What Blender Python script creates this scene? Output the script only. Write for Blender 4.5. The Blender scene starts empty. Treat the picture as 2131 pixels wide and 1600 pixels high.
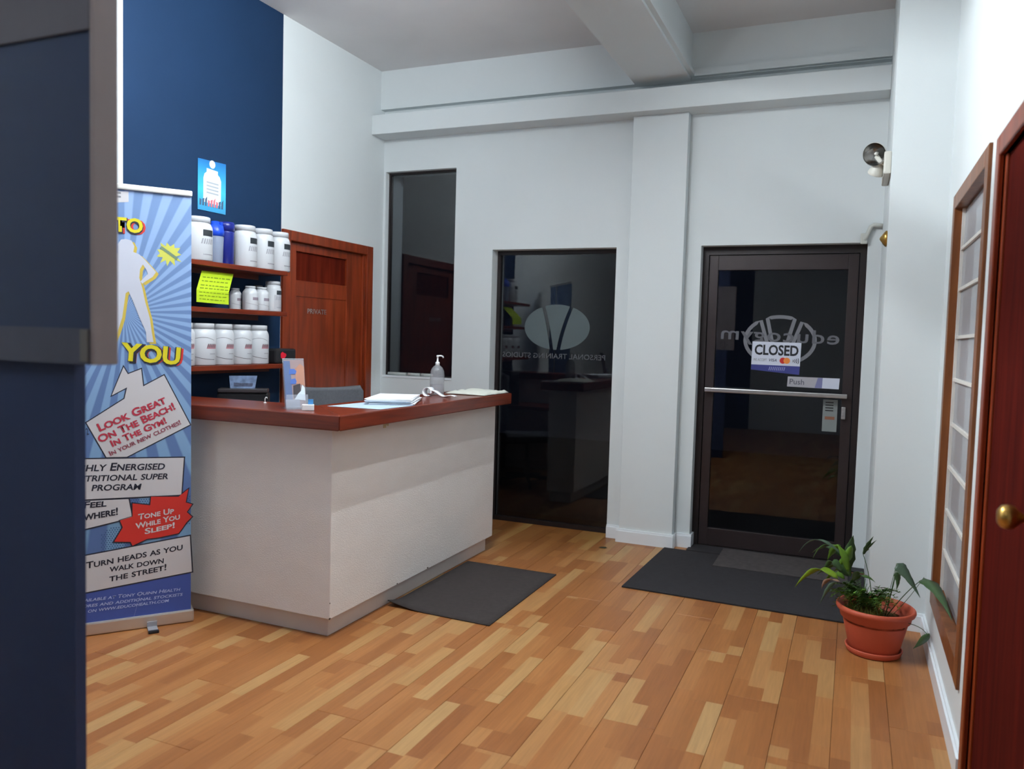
import bpy, bmesh, math, random
from mathutils import Vector, Matrix
from mathutils.geometry import tessellate_polygon
random.seed(7)
C = bpy.context.scene.collection
S = bpy.context.scene
PI = math.pi

# ---------------------------------------------------------------- camera
yaw, pitch, roll = 0.404044, -0.058128, -0.028274
c_, s_ = math.cos(yaw), math.sin(yaw); cp, sp = math.cos(pitch), math.sin(pitch); cr, sr = math.cos(roll), math.sin(roll)
R0 = Vector((c_, s_, 0)); U0 = Vector((s_*sp, -c_*sp, cp)); F0 = Vector((-s_*cp, c_*cp, sp))
RT = R0*cr - U0*sr; UP = R0*sr + U0*cr
M = Matrix((RT, UP, -F0)).transposed().to_4x4(); M.translation = (0, -5.5752, 1.4308)
cam_d = bpy.data.cameras.new('camera'); cam = bpy.data.objects.new('camera', cam_d); C.objects.link(cam)
cam.matrix_world = M
cam_d.sensor_fit = 'HORIZONTAL'; cam_d.sensor_width = 36; cam_d.lens = 28.0297
cam_d.clip_start = 0.02
cam_d.dof.use_dof = True; cam_d.dof.focus_distance = 4.3; cam_d.dof.aperture_fstop = 2.6
S.camera = cam

# ---------------------------------------------------------------- world, lights, exposure
W = bpy.data.worlds.new('world'); S.world = W; W.use_nodes = True
W.node_tree.nodes['Background'].inputs[0].default_value = (0.01, 0.012, 0.02, 1)
W.node_tree.nodes['Background'].inputs[1].default_value = 0.15
S.view_settings.view_transform = 'Standard'; S.view_settings.look = 'None'
S.view_settings.exposure = 0.92; S.view_settings.gamma = 1; S.view_settings.use_curve_mapping = False

def area(name, loc, sx, sy, power, col=(1, .985, .96), rot=(0, 0, 0)):
    l = bpy.data.lights.new(name, 'AREA'); l.shape = 'RECTANGLE'; l.size = sx; l.size_y = sy
    l.energy = power; l.color = col
    o = bpy.data.objects.new(name, l); C.objects.link(o); o.location = loc; o.rotation_euler = rot
    return o
COOL = (.90, .97, 1.0)
LAMPS = [((-1.335, -2.74, 2.98), 1.1, 1.8, 3.20), ((-1.64, -2.62, 3.22), 1.1, 4.0, 3.515), ((-1.0, -2.45, 3.28), .9, .24, 3.515), ((-2.75, -3.2, 3.22), 1.2, .95, 3.515), ((-1.5, -6.0, 3.22), 1.5, .85, 3.515)]
LAMP_POWER = 60.0

# ---------------------------------------------------------------- materials
MATS = {}
def srgb(r, g, b):
    f = lambda v: (v/255/12.92) if v/255 <= .04045 else ((v/255+.055)/1.055)**2.4
    return (f(r), f(g), f(b), 1)
def mat(name, col, rough=.6, metal=0., var=.0, vscale=6., bump=0., bscale=60., stretch=None, spec=.5, alpha=1., emit=0, coat=0.):
    if name in MATS: return MATS[name]
    m = bpy.data.materials.new(name); m.use_nodes = True; N = m.node_tree.nodes; L = m.node_tree.links
    b = N['Principled BSDF']; rgb = srgb(*col)
    b.inputs['Base Color'].default_value = rgb; b.inputs['Roughness'].default_value = rough
    b.inputs['Metallic'].default_value = metal; b.inputs['Specular IOR Level'].default_value = spec
    b.inputs['Alpha'].default_value = alpha; b.inputs['Coat Weight'].default_value = coat
    if emit: b.inputs['Emission Color'].default_value = rgb; b.inputs['Emission Strength'].default_value = emit
    tc = N.new('ShaderNodeTexCoord'); mp = N.new('ShaderNodeMapping'); L.new(tc.outputs['Object'], mp.inputs[0])
    if stretch: mp.inputs['Scale'].default_value = stretch
    nz = N.new('ShaderNodeTexNoise'); nz.inputs['Scale'].default_value = vscale; nz.inputs['Detail'].default_value = 5
    L.new(mp.outputs[0], nz.inputs['Vector'])
    mx = N.new('ShaderNodeMix'); mx.data_type = 'RGBA'
    v = max(var, .015)
    mx.inputs[6].default_value = tuple(x*(1-v) for x in rgb[:3])+(1,)
    mx.inputs[7].default_value = tuple(min(1, x*(1+v)) for x in rgb[:3])+(1,)
    rp = N.new('ShaderNodeMapRange'); rp.inputs[1].default_value = .3; rp.inputs[2].default_value = .7
    L.new(nz.outputs['Fac'], rp.inputs[0]); L.new(rp.outputs[0], mx.inputs[0]); L.new(mx.outputs[2], b.inputs['Base Color'])
    if bump:
        n2 = N.new('ShaderNodeTexNoise'); n2.inputs['Scale'].default_value = bscale; n2.inputs['Detail'].default_value = 3
        L.new(mp.outputs[0], n2.inputs['Vector'])
        bp = N.new('ShaderNodeBump'); bp.inputs['Strength'].default_value = bump; bp.inputs['Distance'].default_value = .004
        L.new(n2.outputs['Fac'], bp.inputs['Height']); L.new(bp.outputs[0], b.inputs['Normal'])
    MATS[name] = m; return m
def glass(name, tint=(1, 1, 1), ior=1.85, haze=0., hazecol=(.5, .5, .5)):
    m = bpy.data.materials.new(name); m.use_nodes = True; N = m.node_tree.nodes; L = m.node_tree.links
    N.clear(); o = N.new('ShaderNodeOutputMaterial'); t = N.new('ShaderNodeBsdfTransparent'); g = N.new('ShaderNodeBsdfGlossy')
    t.inputs[0].default_value = (*tint, 1); g.inputs['Roughness'].default_value = .01
    f = N.new('ShaderNodeFresnel'); f.inputs[0].default_value = ior
    mx = N.new('ShaderNodeMixShader'); L.new(f.outputs[0], mx.inputs[0]); L.new(t.outputs[0], mx.inputs[1]); L.new(g.outputs[0], mx.inputs[2])
    out = mx
    if haze:
        d = N.new('ShaderNodeBsdfDiffuse'); d.inputs[0].default_value = (*hazecol, 1)
        m2 = N.new('ShaderNodeMixShader'); m2.inputs[0].default_value = haze
        L.new(mx.outputs[0], m2.inputs[1]); L.new(d.outputs[0], m2.inputs[2]); out = m2
    L.new(out.outputs[0], o.inputs[0]); MATS[name] = m; return m

white = mat('white_wall_paint', (213, 219, 221), .62, var=.02, vscale=1.5, bump=.08, bscale=90)
ceilw = mat('ceiling_paint', (218, 217, 218), .8, var=.03, vscale=2, bump=.1, bscale=120)
blue = mat('blue_wall_paint', (18, 44, 74), .7, spec=.2, var=.05, vscale=2, bump=.08, bscale=90)
navy = mat('navy_wall_paint', (38, 56, 94), .7, var=.06, vscale=3, bump=.1, bscale=120)
counterw = mat('counter_white_paint', (234, 230, 228), .6, var=.03, vscale=3, bump=.4, bscale=110, stretch=(1, 1, 2.4))
plinthw = mat('plinth_paint', (214, 208, 205), .6, var=.04, vscale=5)
trimw = mat('gloss_white_trim', (226, 231, 236), .35, var=.02)
bronze = mat('dark_bronze_aluminium', (40, 33, 34), .38, metal=.3, var=.08)
steel = mat('brushed_aluminium', (190, 190, 192), .3, metal=.9, var=.06, vscale=20)
white_pl = mat('white_plastic', (228, 230, 232), .4)
paper = mat('white_paper', (236, 240, 246), .7, var=.02)
black = mat('black_ink', (18, 18, 22), .6)
darkpl = mat('dark_plastic', (26, 26, 30), .45)
grey_ink = mat('grey_ink', (120, 122, 128), .6)
brass = mat('aged_brass', (190, 150, 80), .28, metal=.9, var=.15, vscale=30)

def wood(name, c1, c2, rough=.35, sc=(1, 14, 14), coat=.25):
    m = bpy.data.materials.new(name); m.use_nodes = True; N = m.node_tree.nodes; L = m.node_tree.links; b = N['Principled BSDF']
    tc = N.new('ShaderNodeTexCoord'); mp = N.new('ShaderNodeMapping'); mp.inputs['Scale'].default_value = sc
    L.new(tc.outputs['Object'], mp.inputs[0])
    n = N.new('ShaderNodeTexNoise'); n.inputs['Scale'].default_value = 2.2; n.inputs['Detail'].default_value = 8; n.inputs['Distortion'].default_value = .6
    L.new(mp.outputs[0], n.inputs['Vector'])
    r = N.new('ShaderNodeValToRGB'); r.color_ramp.elements[0].position = .32; r.color_ramp.elements[1].position = .7
    r.color_ramp.elements[0].color = srgb(*c1); r.color_ramp.elements[1].color = srgb(*c2)
    L.new(n.outputs['Fac'], r.inputs[0]); L.new(r.outputs[0], b.inputs['Base Color'])
    b.inputs['Roughness'].default_value = rough; b.inputs['Coat Weight'].default_value = coat; b.inputs['Coat Roughness'].default_value = .2
    b.inputs['Specular IOR Level'].default_value = .4 if coat else .04
    MATS[name] = m; return m
mahog_x = wood('mahogany_grain_x', (84, 24, 8), (122, 44, 18), .3, (1.2, 16, 16))
mahog_y = wood('mahogany_grain_y', (90, 27, 9), (128, 48, 19), .3, (16, 1.2, 16))
mahog_z = wood('mahogany_grain_z', (106, 36, 11), (144, 57, 22), .36, (10, 10, .9), .1)
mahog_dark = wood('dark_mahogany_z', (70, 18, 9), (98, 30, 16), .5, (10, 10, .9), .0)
oak_z = wood('orange_stained_frame_wood', (100, 54, 22), (134, 78, 38), .4, (12, 12, 1), .1)

def floor_mat():
    m = bpy.data.materials.new('three_strip_laminate'); m.use_nodes = True; N = m.node_tree.nodes; L = m.node_tree.links; b = N['Principled BSDF']
    def math_(op, a, bb=None):
        n = N.new('ShaderNodeMath'); n.operation = op
        for i, v in enumerate((a, bb)):
            if v is None: continue
            if isinstance(v, (int, float)): n.inputs[i].default_value = v
            else: L.new(v, n.inputs[i])
        return n.outputs[0]
    tc = N.new('ShaderNodeTexCoord'); sx = N.new('ShaderNodeSeparateXYZ'); L.new(tc.outputs['Object'], sx.inputs[0])
    oi = N.new('ShaderNodeObjectInfo'); rnd = oi.outputs['Random']
    si = math_('FLOOR', math_('DIVIDE', sx.outputs[0], .0667))
    r1 = math_('MULTIPLY', rnd, 91.7)
    cv = N.new('ShaderNodeCombineXYZ'); L.new(si, cv.inputs[0]); L.new(r1, cv.inputs[1])
    wn = N.new('ShaderNodeTexWhiteNoise'); wn.noise_dimensions = '2D'; L.new(cv.outputs[0], wn.inputs['Vector'])
    v = math_('ADD', math_('DIVIDE', sx.outputs[1], .43), math_('MULTIPLY', wn.outputs['Value'], 5.3))
    sj = math_('FLOOR', v)
    c3 = N.new('ShaderNodeCombineXYZ'); L.new(si, c3.inputs[0]); L.new(sj, c3.inputs[1]); L.new(r1, c3.inputs[2])
    w3 = N.new('ShaderNodeTexWhiteNoise'); w3.noise_dimensions = '3D'; L.new(c3.outputs[0], w3.inputs['Vector'])
    rp = N.new('ShaderNodeValToRGB'); e = rp.color_ramp.elements
    e[0].position = 0; e[0].color = srgb(144, 88, 46)
    e[1].position = 1; e[1].color = srgb(177, 138, 90)
    for p, col in ((.2, (151, 95, 50)), (.45, (160, 103, 56)), (.65, (166, 111, 63)), (.8, (171, 122, 74)), (.9, (174, 130, 80))):
        q = e.new(p); q.color = srgb(*col)
    L.new(w3.outputs['Value'], rp.inputs[0])
    mp = N.new('ShaderNodeMapping'); mp.inputs['Scale'].default_value = (40, 2.2, 1); L.new(tc.outputs['Object'], mp.inputs[0])
    off = N.new('ShaderNodeCombineXYZ'); L.new(r1, off.inputs[2]); L.new(w3.outputs['Value'], off.inputs[1]); L.new(off.outputs[0], mp.inputs['Location'])
    nz = N.new('ShaderNodeTexNoise'); nz.inputs['Scale'].default_value = 2.5; nz.inputs['Detail'].default_value = 6; L.new(mp.outputs[0], nz.inputs['Vector'])
    mr = N.new('ShaderNodeMapRange'); mr.inputs[1].default_value = .25; mr.inputs[2].default_value = .75; mr.inputs[3].default_value = .86; mr.inputs[4].default_value = 1.1
    L.new(nz.outputs['Fac'], mr.inputs[0])
    mul = N.new('ShaderNodeVectorMath'); mul.operation = 'SCALE'; L.new(rp.outputs[0], mul.inputs[0]); L.new(mr.outputs[0], mul.inputs['Scale'])
    # worn, yellowed varnish in front of the left glazing
    ge = N.new('ShaderNodeNewGeometry'); vd = N.new('ShaderNodeVectorMath'); vd.operation = 'DISTANCE'; vd.inputs[1].default_value = (-1.98, .05, 0)
    nz2 = N.new('ShaderNodeTexNoise'); nz2.inputs['Scale'].default_value = 2.5
    L.new(ge.outputs['Position'], vd.inputs[0])
    dd = math_('ADD', vd.outputs['Value'], math_('MULTIPLY', nz2.outputs['Fac'], .5))
    m3 = N.new('ShaderNodeMapRange'); m3.inputs[1].default_value = .55; m3.inputs[2].default_value = 1.15; m3.inputs[3].default_value = .7; m3.inputs[4].default_value = 0
    L.new(dd, m3.inputs[0])
    mx = N.new('ShaderNodeMix'); mx.data_type = 'RGBA'; mx.blend_type = 'MULTIPLY'; mx.inputs[7].default_value = (.62, .60, .34, 1)
    L.new(m3.outputs[0], mx.inputs[0]); L.new(mul.outputs[0], mx.inputs[6]); L.new(mx.outputs[2], b.inputs['Base Color'])
    b.inputs['Roughness'].default_value = .42; b.inputs['Specular IOR Level'].default_value = .4
    return m
laminate = floor_mat()

# ---------------------------------------------------------------- mesh helpers
class MB:
    def __init__(s): s.v = []; s.f = []; s.mi = []; s.sm = []
    def add(s, vs, fs, mi=0, sm=False, mtx=None):
        n = len(s.v); s.v += [tuple(mtx @ Vector(p)) if mtx else tuple(p) for p in vs]
        for f in fs: s.f.append([i+n for i in f]); s.mi.append(mi); s.sm.append(sm)
        return s
    def box(s, x0, x1, y0, y1, z0, z1, mi=0, mtx=None):
        vs = [(x, y, z) for x in (x0, x1) for y in (y0, y1) for z in (z0, z1)]
        return s.add(vs, [(0, 1, 3, 2), (4, 6, 7, 5), (0, 4, 5, 1), (2, 3, 7, 6), (0, 2, 6, 4), (1, 5, 7, 3)], mi, False, mtx)
    def cbox(s, x0, x1, y0, y1, z0, z1, b=.004, mi=0, mtx=None):     # chamfered on every edge
        bm = bmesh.new(); bmesh.ops.create_cube(bm, size=1)
        for v in bm.verts: v.co = Vector(((x0+x1)/2+v.co.x*(x1-x0), (y0+y1)/2+v.co.y*(y1-y0), (z0+z1)/2+v.co.z*(z1-z0)))
        bmesh.ops.bevel(bm, geom=bm.edges[:], offset=b, segments=2, affect='EDGES', profile=.6)
        bm.verts.index_update(); s.add([v.co[:] for v in bm.verts], [[v.index for v in f.verts] for f in bm.faces], mi, False, mtx); bm.free(); return s
    def prism(s, pts, h0, h1, mi=0, mtx=None):      # polygon in xy, extruded in z
        n = len(pts); vs = [(x, y, h0) for x, y in pts]+[(x, y, h1) for x, y in pts]
        return s.add(vs, [list(range(n))[::-1], list(range(n, 2*n))]+[(i, (i+1) % n, n+(i+1) % n, n+i) for i in range(n)], mi, False, mtx)
    def lathe(s, prof, n=24, mi=0, mtx=None, cap=True, sm=True):
        vs = []; fs = []
        for r, z in prof:
            for i in range(n): a = 2*PI*i/n; vs.append((r*math.cos(a), r*math.sin(a), z))
        for k in range(len(prof)-1):
            for i in range(n): j = (i+1) % n; fs.append((k*n+i, k*n+j, (k+1)*n+j, (k+1)*n+i))
        s.add(vs, fs, mi, sm, mtx)
        if cap:
            b = len(s.v)-len(vs)
            s.f += [[b+i for i in range(n)][::-1], [b+(len(prof)-1)*n+i for i in range(n)]]; s.mi += [mi, mi]; s.sm += [False, False]
        return s
    def tube(s, pts, r, n=8, mi=0, taper=None, mtx=None):
        P = [Vector(p) for p in pts]; vs = []; fs = []
        up = Vector((0, 0, 1))
        for i, p in enumerate(P):
            t = (P[min(i+1, len(P)-1)]-P[max(i-1, 0)]).normalized()
            a = t.cross(up); a = a.normalized() if a.length > 1e-3 else Vector((1, 0, 0)); b = t.cross(a).normalized()
            rr = r if taper is None else r+(taper-r)*i/(len(P)-1)
            for k in range(n): w = 2*PI*k/n; vs.append(tuple(p+(a*math.cos(w)+b*math.sin(w))*rr))
        for i in range(len(P)-1):
            for k in range(n): l = (k+1) % n; fs.append((i*n+k, i*n+l, (i+1)*n+l, (i+1)*n+k))
        s.add(vs, fs, mi, True, mtx); b0 = len(s.v)-len(vs)
        s.f += [[b0+i for i in range(n)][::-1], [b0+(len(P)-1)*n+i for i in range(n)]]; s.mi += [mi, mi]; s.sm += [False, False]
        return s
    def build(s, name, mats, parent=None, loc=None, rz=None, bevel=0, recalc=True):
        me = bpy.data.meshes.new(name); me.from_pydata(s.v, [], s.f)
        if not isinstance(mats, (list, tuple)): mats = [mats]
        for m in mats: me.materials.append(m)
        for p, i, q in zip(me.polygons, s.mi, s.sm): p.material_index = i; p.use_smooth = q
        if recalc:
            bm = bmesh.new(); bm.from_mesh(me); bmesh.ops.recalc_face_normals(bm, faces=bm.faces); bm.to_mesh(me); bm.free()
        me.update(); o = bpy.data.objects.new(name, me); C.objects.link(o)
        if parent: o.parent = parent
        if loc: o.location = loc
        if rz is not None: o.rotation_euler = (0, 0, rz)
        if bevel:
            md = o.modifiers.new('bevel', 'BEVEL'); md.width = bevel; md.segments = 2; md.limit_method = 'ANGLE'; md.angle_limit = .6
        return o
def tag(o, label, cat, group=None, kind=None):
    if label: o['label'] = label
    if cat: o['category'] = cat
    if group: o['group'] = group
    if kind: o['kind'] = kind
    return o
def thing(name, loc, label, cat, group=None, rz=0):
    o = bpy.data.objects.new(name, None); C.objects.link(o); o.location = loc; o.rotation_euler = (0, 0, rz)
    return tag(o, label, cat, group)
def struct(name, mb, mats, label=None, parent=None, bevel=0):
    o = mb.build(name, mats, parent, bevel=bevel)
    if not parent: o['kind'] = 'structure'
    if label: o['label'] = label
    return o
def copy_tree(o, parent=None):
    c = o.copy(); C.objects.link(c)
    if parent: c.parent = parent
    for ch in list(o.children): copy_tree(ch, c)
    return c

_txt = {}
def text_mesh(body, size=1., bold=0., shear=0., smallcaps=False, depth=.0004, spacing=1., wordsp=1.):
    cu = bpy.data.curves.new('t', 'FONT'); cu.body = body; cu.size = 1; cu.offset = bold; cu.shear = shear
    cu.resolution_u = 3; cu.space_character = spacing; cu.space_word = wordsp; cu.extrude = .0
    if smallcaps:
        cu.small_caps_scale = .8
        for ch in cu.body_format: ch.use_small_caps = True
    o = bpy.data.objects.new('t', cu); C.objects.link(o); bpy.context.view_layer.update()
    dg = bpy.context.evaluated_depsgraph_get(); me = bpy.data.meshes.new_from_object(o.evaluated_get(dg))
    bpy.data.objects.remove(o); bpy.data.curves.remove(cu)
    return me
def text_on(body, a, b, h, m, parent, yoff, name='lettering', bold=.0, shear=0., smallcaps=False, flip=False, spacing=1., wordsp=1.):
    """letter a line of print on the local xz plane: baseline runs from a to b (x,z), cap height h"""
    me = text_mesh(body, 1, bold, shear, smallcaps, spacing=spacing, wordsp=wordsp)
    xs = [v.co.x for v in me.vertices]; x0, x1 = min(xs), max(xs)
    A = Vector((a[0], 0, a[1])); B = Vector((b[0], 0, b[1])); d = (B-A); L_ = d.length; d.normalize()
    n = Vector((-d.z, 0, d.x))
    cap = .70
    sgn = -1 if (n.z < 0) else 1
    for v in me.vertices:
        p = A + d*((v.co.x-x0)/(x1-x0)*L_) + n*(sgn*v.co.y/cap*h); v.co = (p.x, yoff, p.z)
    me.materials.append(m); me.name = name
    o = bpy.data.objects.new(name, me); C.objects.link(o); o.parent = parent
    return o
def sheet_poly(pts, y, m, parent, name, thick=.0008):
    """flat printed patch in the local xz plane, facing -y"""
    mb = MB(); n = len(pts)
    vs = [(x, y, z) for x, z in pts]+[(x, y+thick, z) for x, z in pts]
    tri = [list(t) for t in tessellate_polygon([[Vector((x, z, 0)) for x, z in pts]])]
    mb.add(vs, tri+[(i, (i+1) % n, n+(i+1) % n, n+i) for i in range(n)])
    return mb.build(name, m, parent)

# ================================================================ ceiling lamps (above and behind the view)
for i, ((lx, ly0, lz), ln, pw, top) in enumerate(LAMPS):
    t = thing('fluorescent_batten', (lx, ly0, lz), ['bare fluorescent batten hung under the boxed ceiling beam', 'bare fluorescent batten on the ceiling just left of the boxed beam', 'bare fluorescent batten on the ceiling over the right-hand wall side', 'bare fluorescent batten on the ceiling above the roll-up banner', 'bare fluorescent batten on the ceiling behind the viewer'][i], 'ceiling light', 'fluorescent ceiling battens')
    MB().cbox(-.022, .022, -ln/2-.03, ln/2+.03, .018, .05, .004).box(-.006, .006, -ln/3, -ln/3+.012, .05, top-lz-.001).box(-.006, .006, ln/3-.012, ln/3, .05, top-lz-.001).cbox(-.02, .02, -ln/2-.03, -ln/2, -.018, .02, .003).cbox(-.02, .02, ln/2, ln/2+.03, -.018, .02, .003).build('fitting', mat('lamp_enamel', (230, 230, 230), .5), t)
    em = bpy.data.materials.new('lit_tube_%d' % i); em.use_nodes = True; eb = em.node_tree.nodes['Principled BSDF']
    eb.inputs['Emission Color'].default_value = (*COOL, 1); eb.inputs['Emission Strength'].default_value = LAMP_POWER*pw
    MB().tube([(0, -ln/2, 0), (0, ln/2, 0)], .014, 12).build('tube', em, t)

# ================================================================ SETTING
XL, XR, YR, ZC = -3.56, .393, -8.2, 3.515
YN, XN = -1.086, .126
# floor: dark slab, every board a plank
fl = struct('floor', MB().box(XL-.15, XR+.25, YR-.1, .5, -.08, -.013), mat('subfloor', (30, 20, 14), .9), 'worn three-strip beech laminate floor boards running towards the glass doors')
g = .0011
def plank_mesh(w, l):
    b = .0012; mb = MB(); z = 0
    vs = [(0, 0, -.012), (w, 0, -.012), (w, l, -.012), (0, l, -.012), (0, 0, -b), (w, 0, -b), (w, l, -b), (0, l, -b), (b, b, 0), (w-b, b, 0), (w-b, l-b, 0), (b, l-b, 0)]
    fs = [(3, 2, 1, 0)]+[(i, (i+1) % 4, 4+(i+1) % 4, 4+i) for i in range(4)]+[(4+i, 4+(i+1) % 4, 8+(i+1) % 4, 8+i) for i in range(4)]+[(8, 9, 10, 11)]
    me = bpy.data.meshes.new('plank'); me.from_pydata(vs, [], fs); me.materials.append(laminate); return me
full = plank_mesh(.2-g, 1.305-g)
offs = {12: -1.815, 11: -1.405, 10: -1.967}
for k in range(-2, 22):
    x0 = -3.61+.2*k; x1 = x0+.2
    xa, xb = max(x0, XL), min(x1, XR)
    if xb-xa < .01: continue
    o0 = offs.get(k, -1.815-((k*.437) % 1.305))
    o0 = o0 % 1.305
    y = YR-1.3; y = math.floor(y/1.305)*1.305+o0-1.305
    while y < .14:
        ya, yb = max(y, YR), min(y+1.305, .14)
        if yb-ya > .02:
            if xa == x0 and xb == x1 and ya == y and yb == y+1.305: me = full
            else: me = plank_mesh(xb-xa-g, yb-ya-g)
            o = bpy.data.objects.new('plank', me); C.objects.link(o); o.parent = fl; o.location = (xa, ya, 0)
        y += 1.305
struct('ceiling', MB().box(XL-.12, XR+.2, YR-.1, .3, ZC, ZC+.1), ceilw, 'plain grey-white plastered ceiling')
# left wall, blue stretch between the banner and the private door
wl = MB(); T = .12
wl.box(XL-T, XL, YR, -2.503, 0, ZC).box(XL-T, XL, -2.503, -1.247, 0, ZC, 1)
wl.box(XL-T, XL, -1.247, -1.17, 2.09, ZC).box(XL-T, XL, -1.17, -.24, 2.09, ZC).box(XL-T, XL, -.24, .3, 0, ZC).box(XL-T, XL, -1.247, -1.17, 0, 2.09)
struct('wall_left', wl, [white, blue], 'white left wall with one deep blue painted stretch')
# back wall with three openings
TB = .22
wb = MB(); Z2 = 3.14
wx = [(-3.56, -3.54, 0, Z2), (-3.54, -2.903, 0, 1.10), (-3.54, -2.903, 2.737, Z2), (-2.903, -2.577, 0, Z2), (-2.577, -1.60, 2.10, Z2), (-1.60, -1.0, 0, Z2), (-1.0, .045, 2.10, Z2), (.045, XN+.02, 0, Z2)]
for a, b, z0, z1 in wx: wb.box(a, b, 0, TB, z0, z1)
wb.box(XL, XN+.02, 0, TB, 3.14, 3.215)
wb.box(XL, XN+.02, -.06, TB, 3.215, ZC)
struct('wall_back', wb, white, 'white back wall pierced by a tall window, a full-height glazed panel and the entrance door')
struct('trim_1', MB().box(XL, XN, -.19, 0, 2.99, 3.14), white, 'deep white boxed ledge running along the back wall above the doors', bevel=.004)
struct('trim_2', MB().box(-1.10, XN, -.10, -.06, 3.218, 3.262), white, 'thin white timber strip above the ledge right of the beam')
struct('trim_3', MB().box(-1.488, -1.105, -.08, 0, 0, 2.99), white, 'flat white pilaster between the two glazed doorways', bevel=.003)
struct('trim_4', MB().box(-1.48, -1.105, YR, -.06, 3.20, ZC).box(-1.105, -1.075, YR, -.10, 3.22, 3.25), white, 'white boxed ceiling beam running from the pilaster towards the viewer')
struct('wall_nook', MB().box(XN, .56, YN, TB, 0, ZC), white, 'short white wall return just right of the entrance door')
wr = MB(); TR = .14
WY0, WY1, WZ0, WZ1 = -2.43, -1.43, .315, 2.09
DY0, DY1, DZ = -3.60, -2.70, 2.035
for a, b, z0, z1 in [(YN, WY1, 0, ZC), (WY1, WY0, 0, WZ0), (WY1, WY0, WZ1, ZC), (WY0, DY1, 0, ZC), (DY1, DY0, DZ, ZC), (DY0, YR, 0, ZC)]:
    wr.box(XR, XR+TR, b, a, z0, z1)
struct('wall_right', wr, white, 'bright white right-hand wall beside the viewer')
struct('wall_rear', MB().box(XL, XR, YR-.1, YR, 0, ZC, 0).box(-2.6, -1.6, YR, YR+.01, 0, ZC, 1), [white, blue], 'wall behind the viewer')
# skirting
bb = MB()
for a, b, y0, y1 in [(-1.60, -1.495, -.018, 0), (-1.505, -1.095, -.098, -.08), (-1.105, -.985, -.018, 0)]:
    bb.box(a, b, y0, y1, 0, .082).box(a, b, y0+.007, y1, .082, .095)
bb.box(-1.505, -1.488, -.08, 0, 0, .095).box(-1.105, -1.09, -.08, -.018, 0, .095).box(-.998, -.985, 0, .1, 0, .095)
struct('baseboard_back', bb, trimw, 'white skirting wrapped round the foot of the pilaster')
struct('baseboard_nook', MB().box(XN, XR, YN-.018, YN, 0, .08).box(XN, XR, YN-.010, YN, .08, .093), trimw, 'white skirting on the wall return behind the plant')
struct('baseboard_right', MB().box(XR-.018, XR, DY1+.08, YN-.018, 0, .08).box(XR-.010, XR, DY1+.08, YN-.018, .08, .093), trimw, 'glossy white skirting along the right wall')
struct('baseboard_left', MB().box(XL, XL+.016, YR, -2.62, 0, .09), trimw)
# exterior pavement beyond the glass (dark at night)
struct('trim_5', MB().box(-6, 3, .5, 6, -.15, -.08), mat('night_pavement', (40, 40, 44), .9), 'dark pavement outside the glass')

dglass = glass('clear_door_glass', (.8, .82, .84), 1.52)
# window_1 tall narrow
w1 = MB(); y0, y1 = .05, .09
w1.box(-3.54, -3.525, y0, y1, 1.10, 2.737).box(-2.915, -2.903, y0, y1, 1.10, 2.737).box(-3.525, -2.915, y0, y1, 2.722, 2.737).box(-3.525, -2.915, y0, y1, 1.10, 1.112)
w1o = struct('window_1', w1, bronze, 'tall narrow dark window next to the private door')
MB().box(-3.526, -2.914, .065, .071, 1.111, 2.723).build('pane', dglass, w1o)
MB().box(-3.54, -2.903, -.004, .05, 1.085, 1.101).build('window_sill', trimw, w1o)
# window_2 full height glazed panel with oval logo
w2 = MB(); y0, y1 = .10, .14
w2.box(-2.577, -2.55, y0, y1, 0, 2.10).box(-1.62, -1.60, y0, y1, 0, 2.10).box(-2.55, -1.62, y0, y1, 2.07, 2.10).box(-2.55, -1.62, y0, y1, 0, .035)
w2o = struct('window_2', w2, bronze, 'full-height dark glazed panel with a pale oval emblem behind the counter end')
MB().box(-2.551, -1.619, .117, .123, .034, 2.071).build('pane', dglass, w2o)
frost = mat('frosted_vinyl', (82, 93, 96), .8)
vin = mat('grey_vinyl_lettering', (74, 76, 82), .8)  # dark grey, as white vinyl looks from its back through tinted glass
ec, ez, ea, eb = -2.079, 1.522, .262, .171
def strip(xl, xr, name):
    mb = MB(); n = 40; pl = []; pr = []
    for i in range(n+1):
        t = -1+2*i/n; t = math.sin(t*PI/2); z = ez+eb*t; w = ea*math.sqrt(max(0, 1-t*t))
        l = max(ec-w, xl(t)) if xl else ec-w; r = min(ec+w, xr(t)) if xr else ec+w
        if r > l: pl.append((l, z)); pr.append((r, z))
    n = len(pl); vs = [(x, .1155, z) for x, z in pl+pr]+[(x, .1165, z) for x, z in pl+pr]
    fs = [(i, i+1, n+i+1, n+i) for i in range(n-1)]; m_ = 2*n
    fs += [(m_+i, m_+i+1, m_+n+i+1, m_+n+i) for i in range(n-1)]+[(i, i+1, m_+i+1, m_+i) for i in range(n-1)]+[(n+i, n+i+1, m_+n+i+1, m_+n+i) for i in range(n-1)]
    MB().add(vs, fs).build(name, frost, w2o)
sl = lambda t, o: -2.150+o-.0385*t-.0065*t*t
srr = lambda t, o: -2.020+o+.0525*t+.0125*t*t
strip(None, lambda t: sl(t, -.012), 'emblem_segment'); strip(lambda t: sl(t, .016), lambda t: srr(t, -.016), 'emblem_segment'); strip(lambda t: srr(t, .014), None, 'emblem_segment')
text_on('PERSONAL TRAINING STUDIOS', (-1.69, 1.285), (-2.52, 1.285), .038, vin, w2o, .1155, bold=.01, flip=True)
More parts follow.
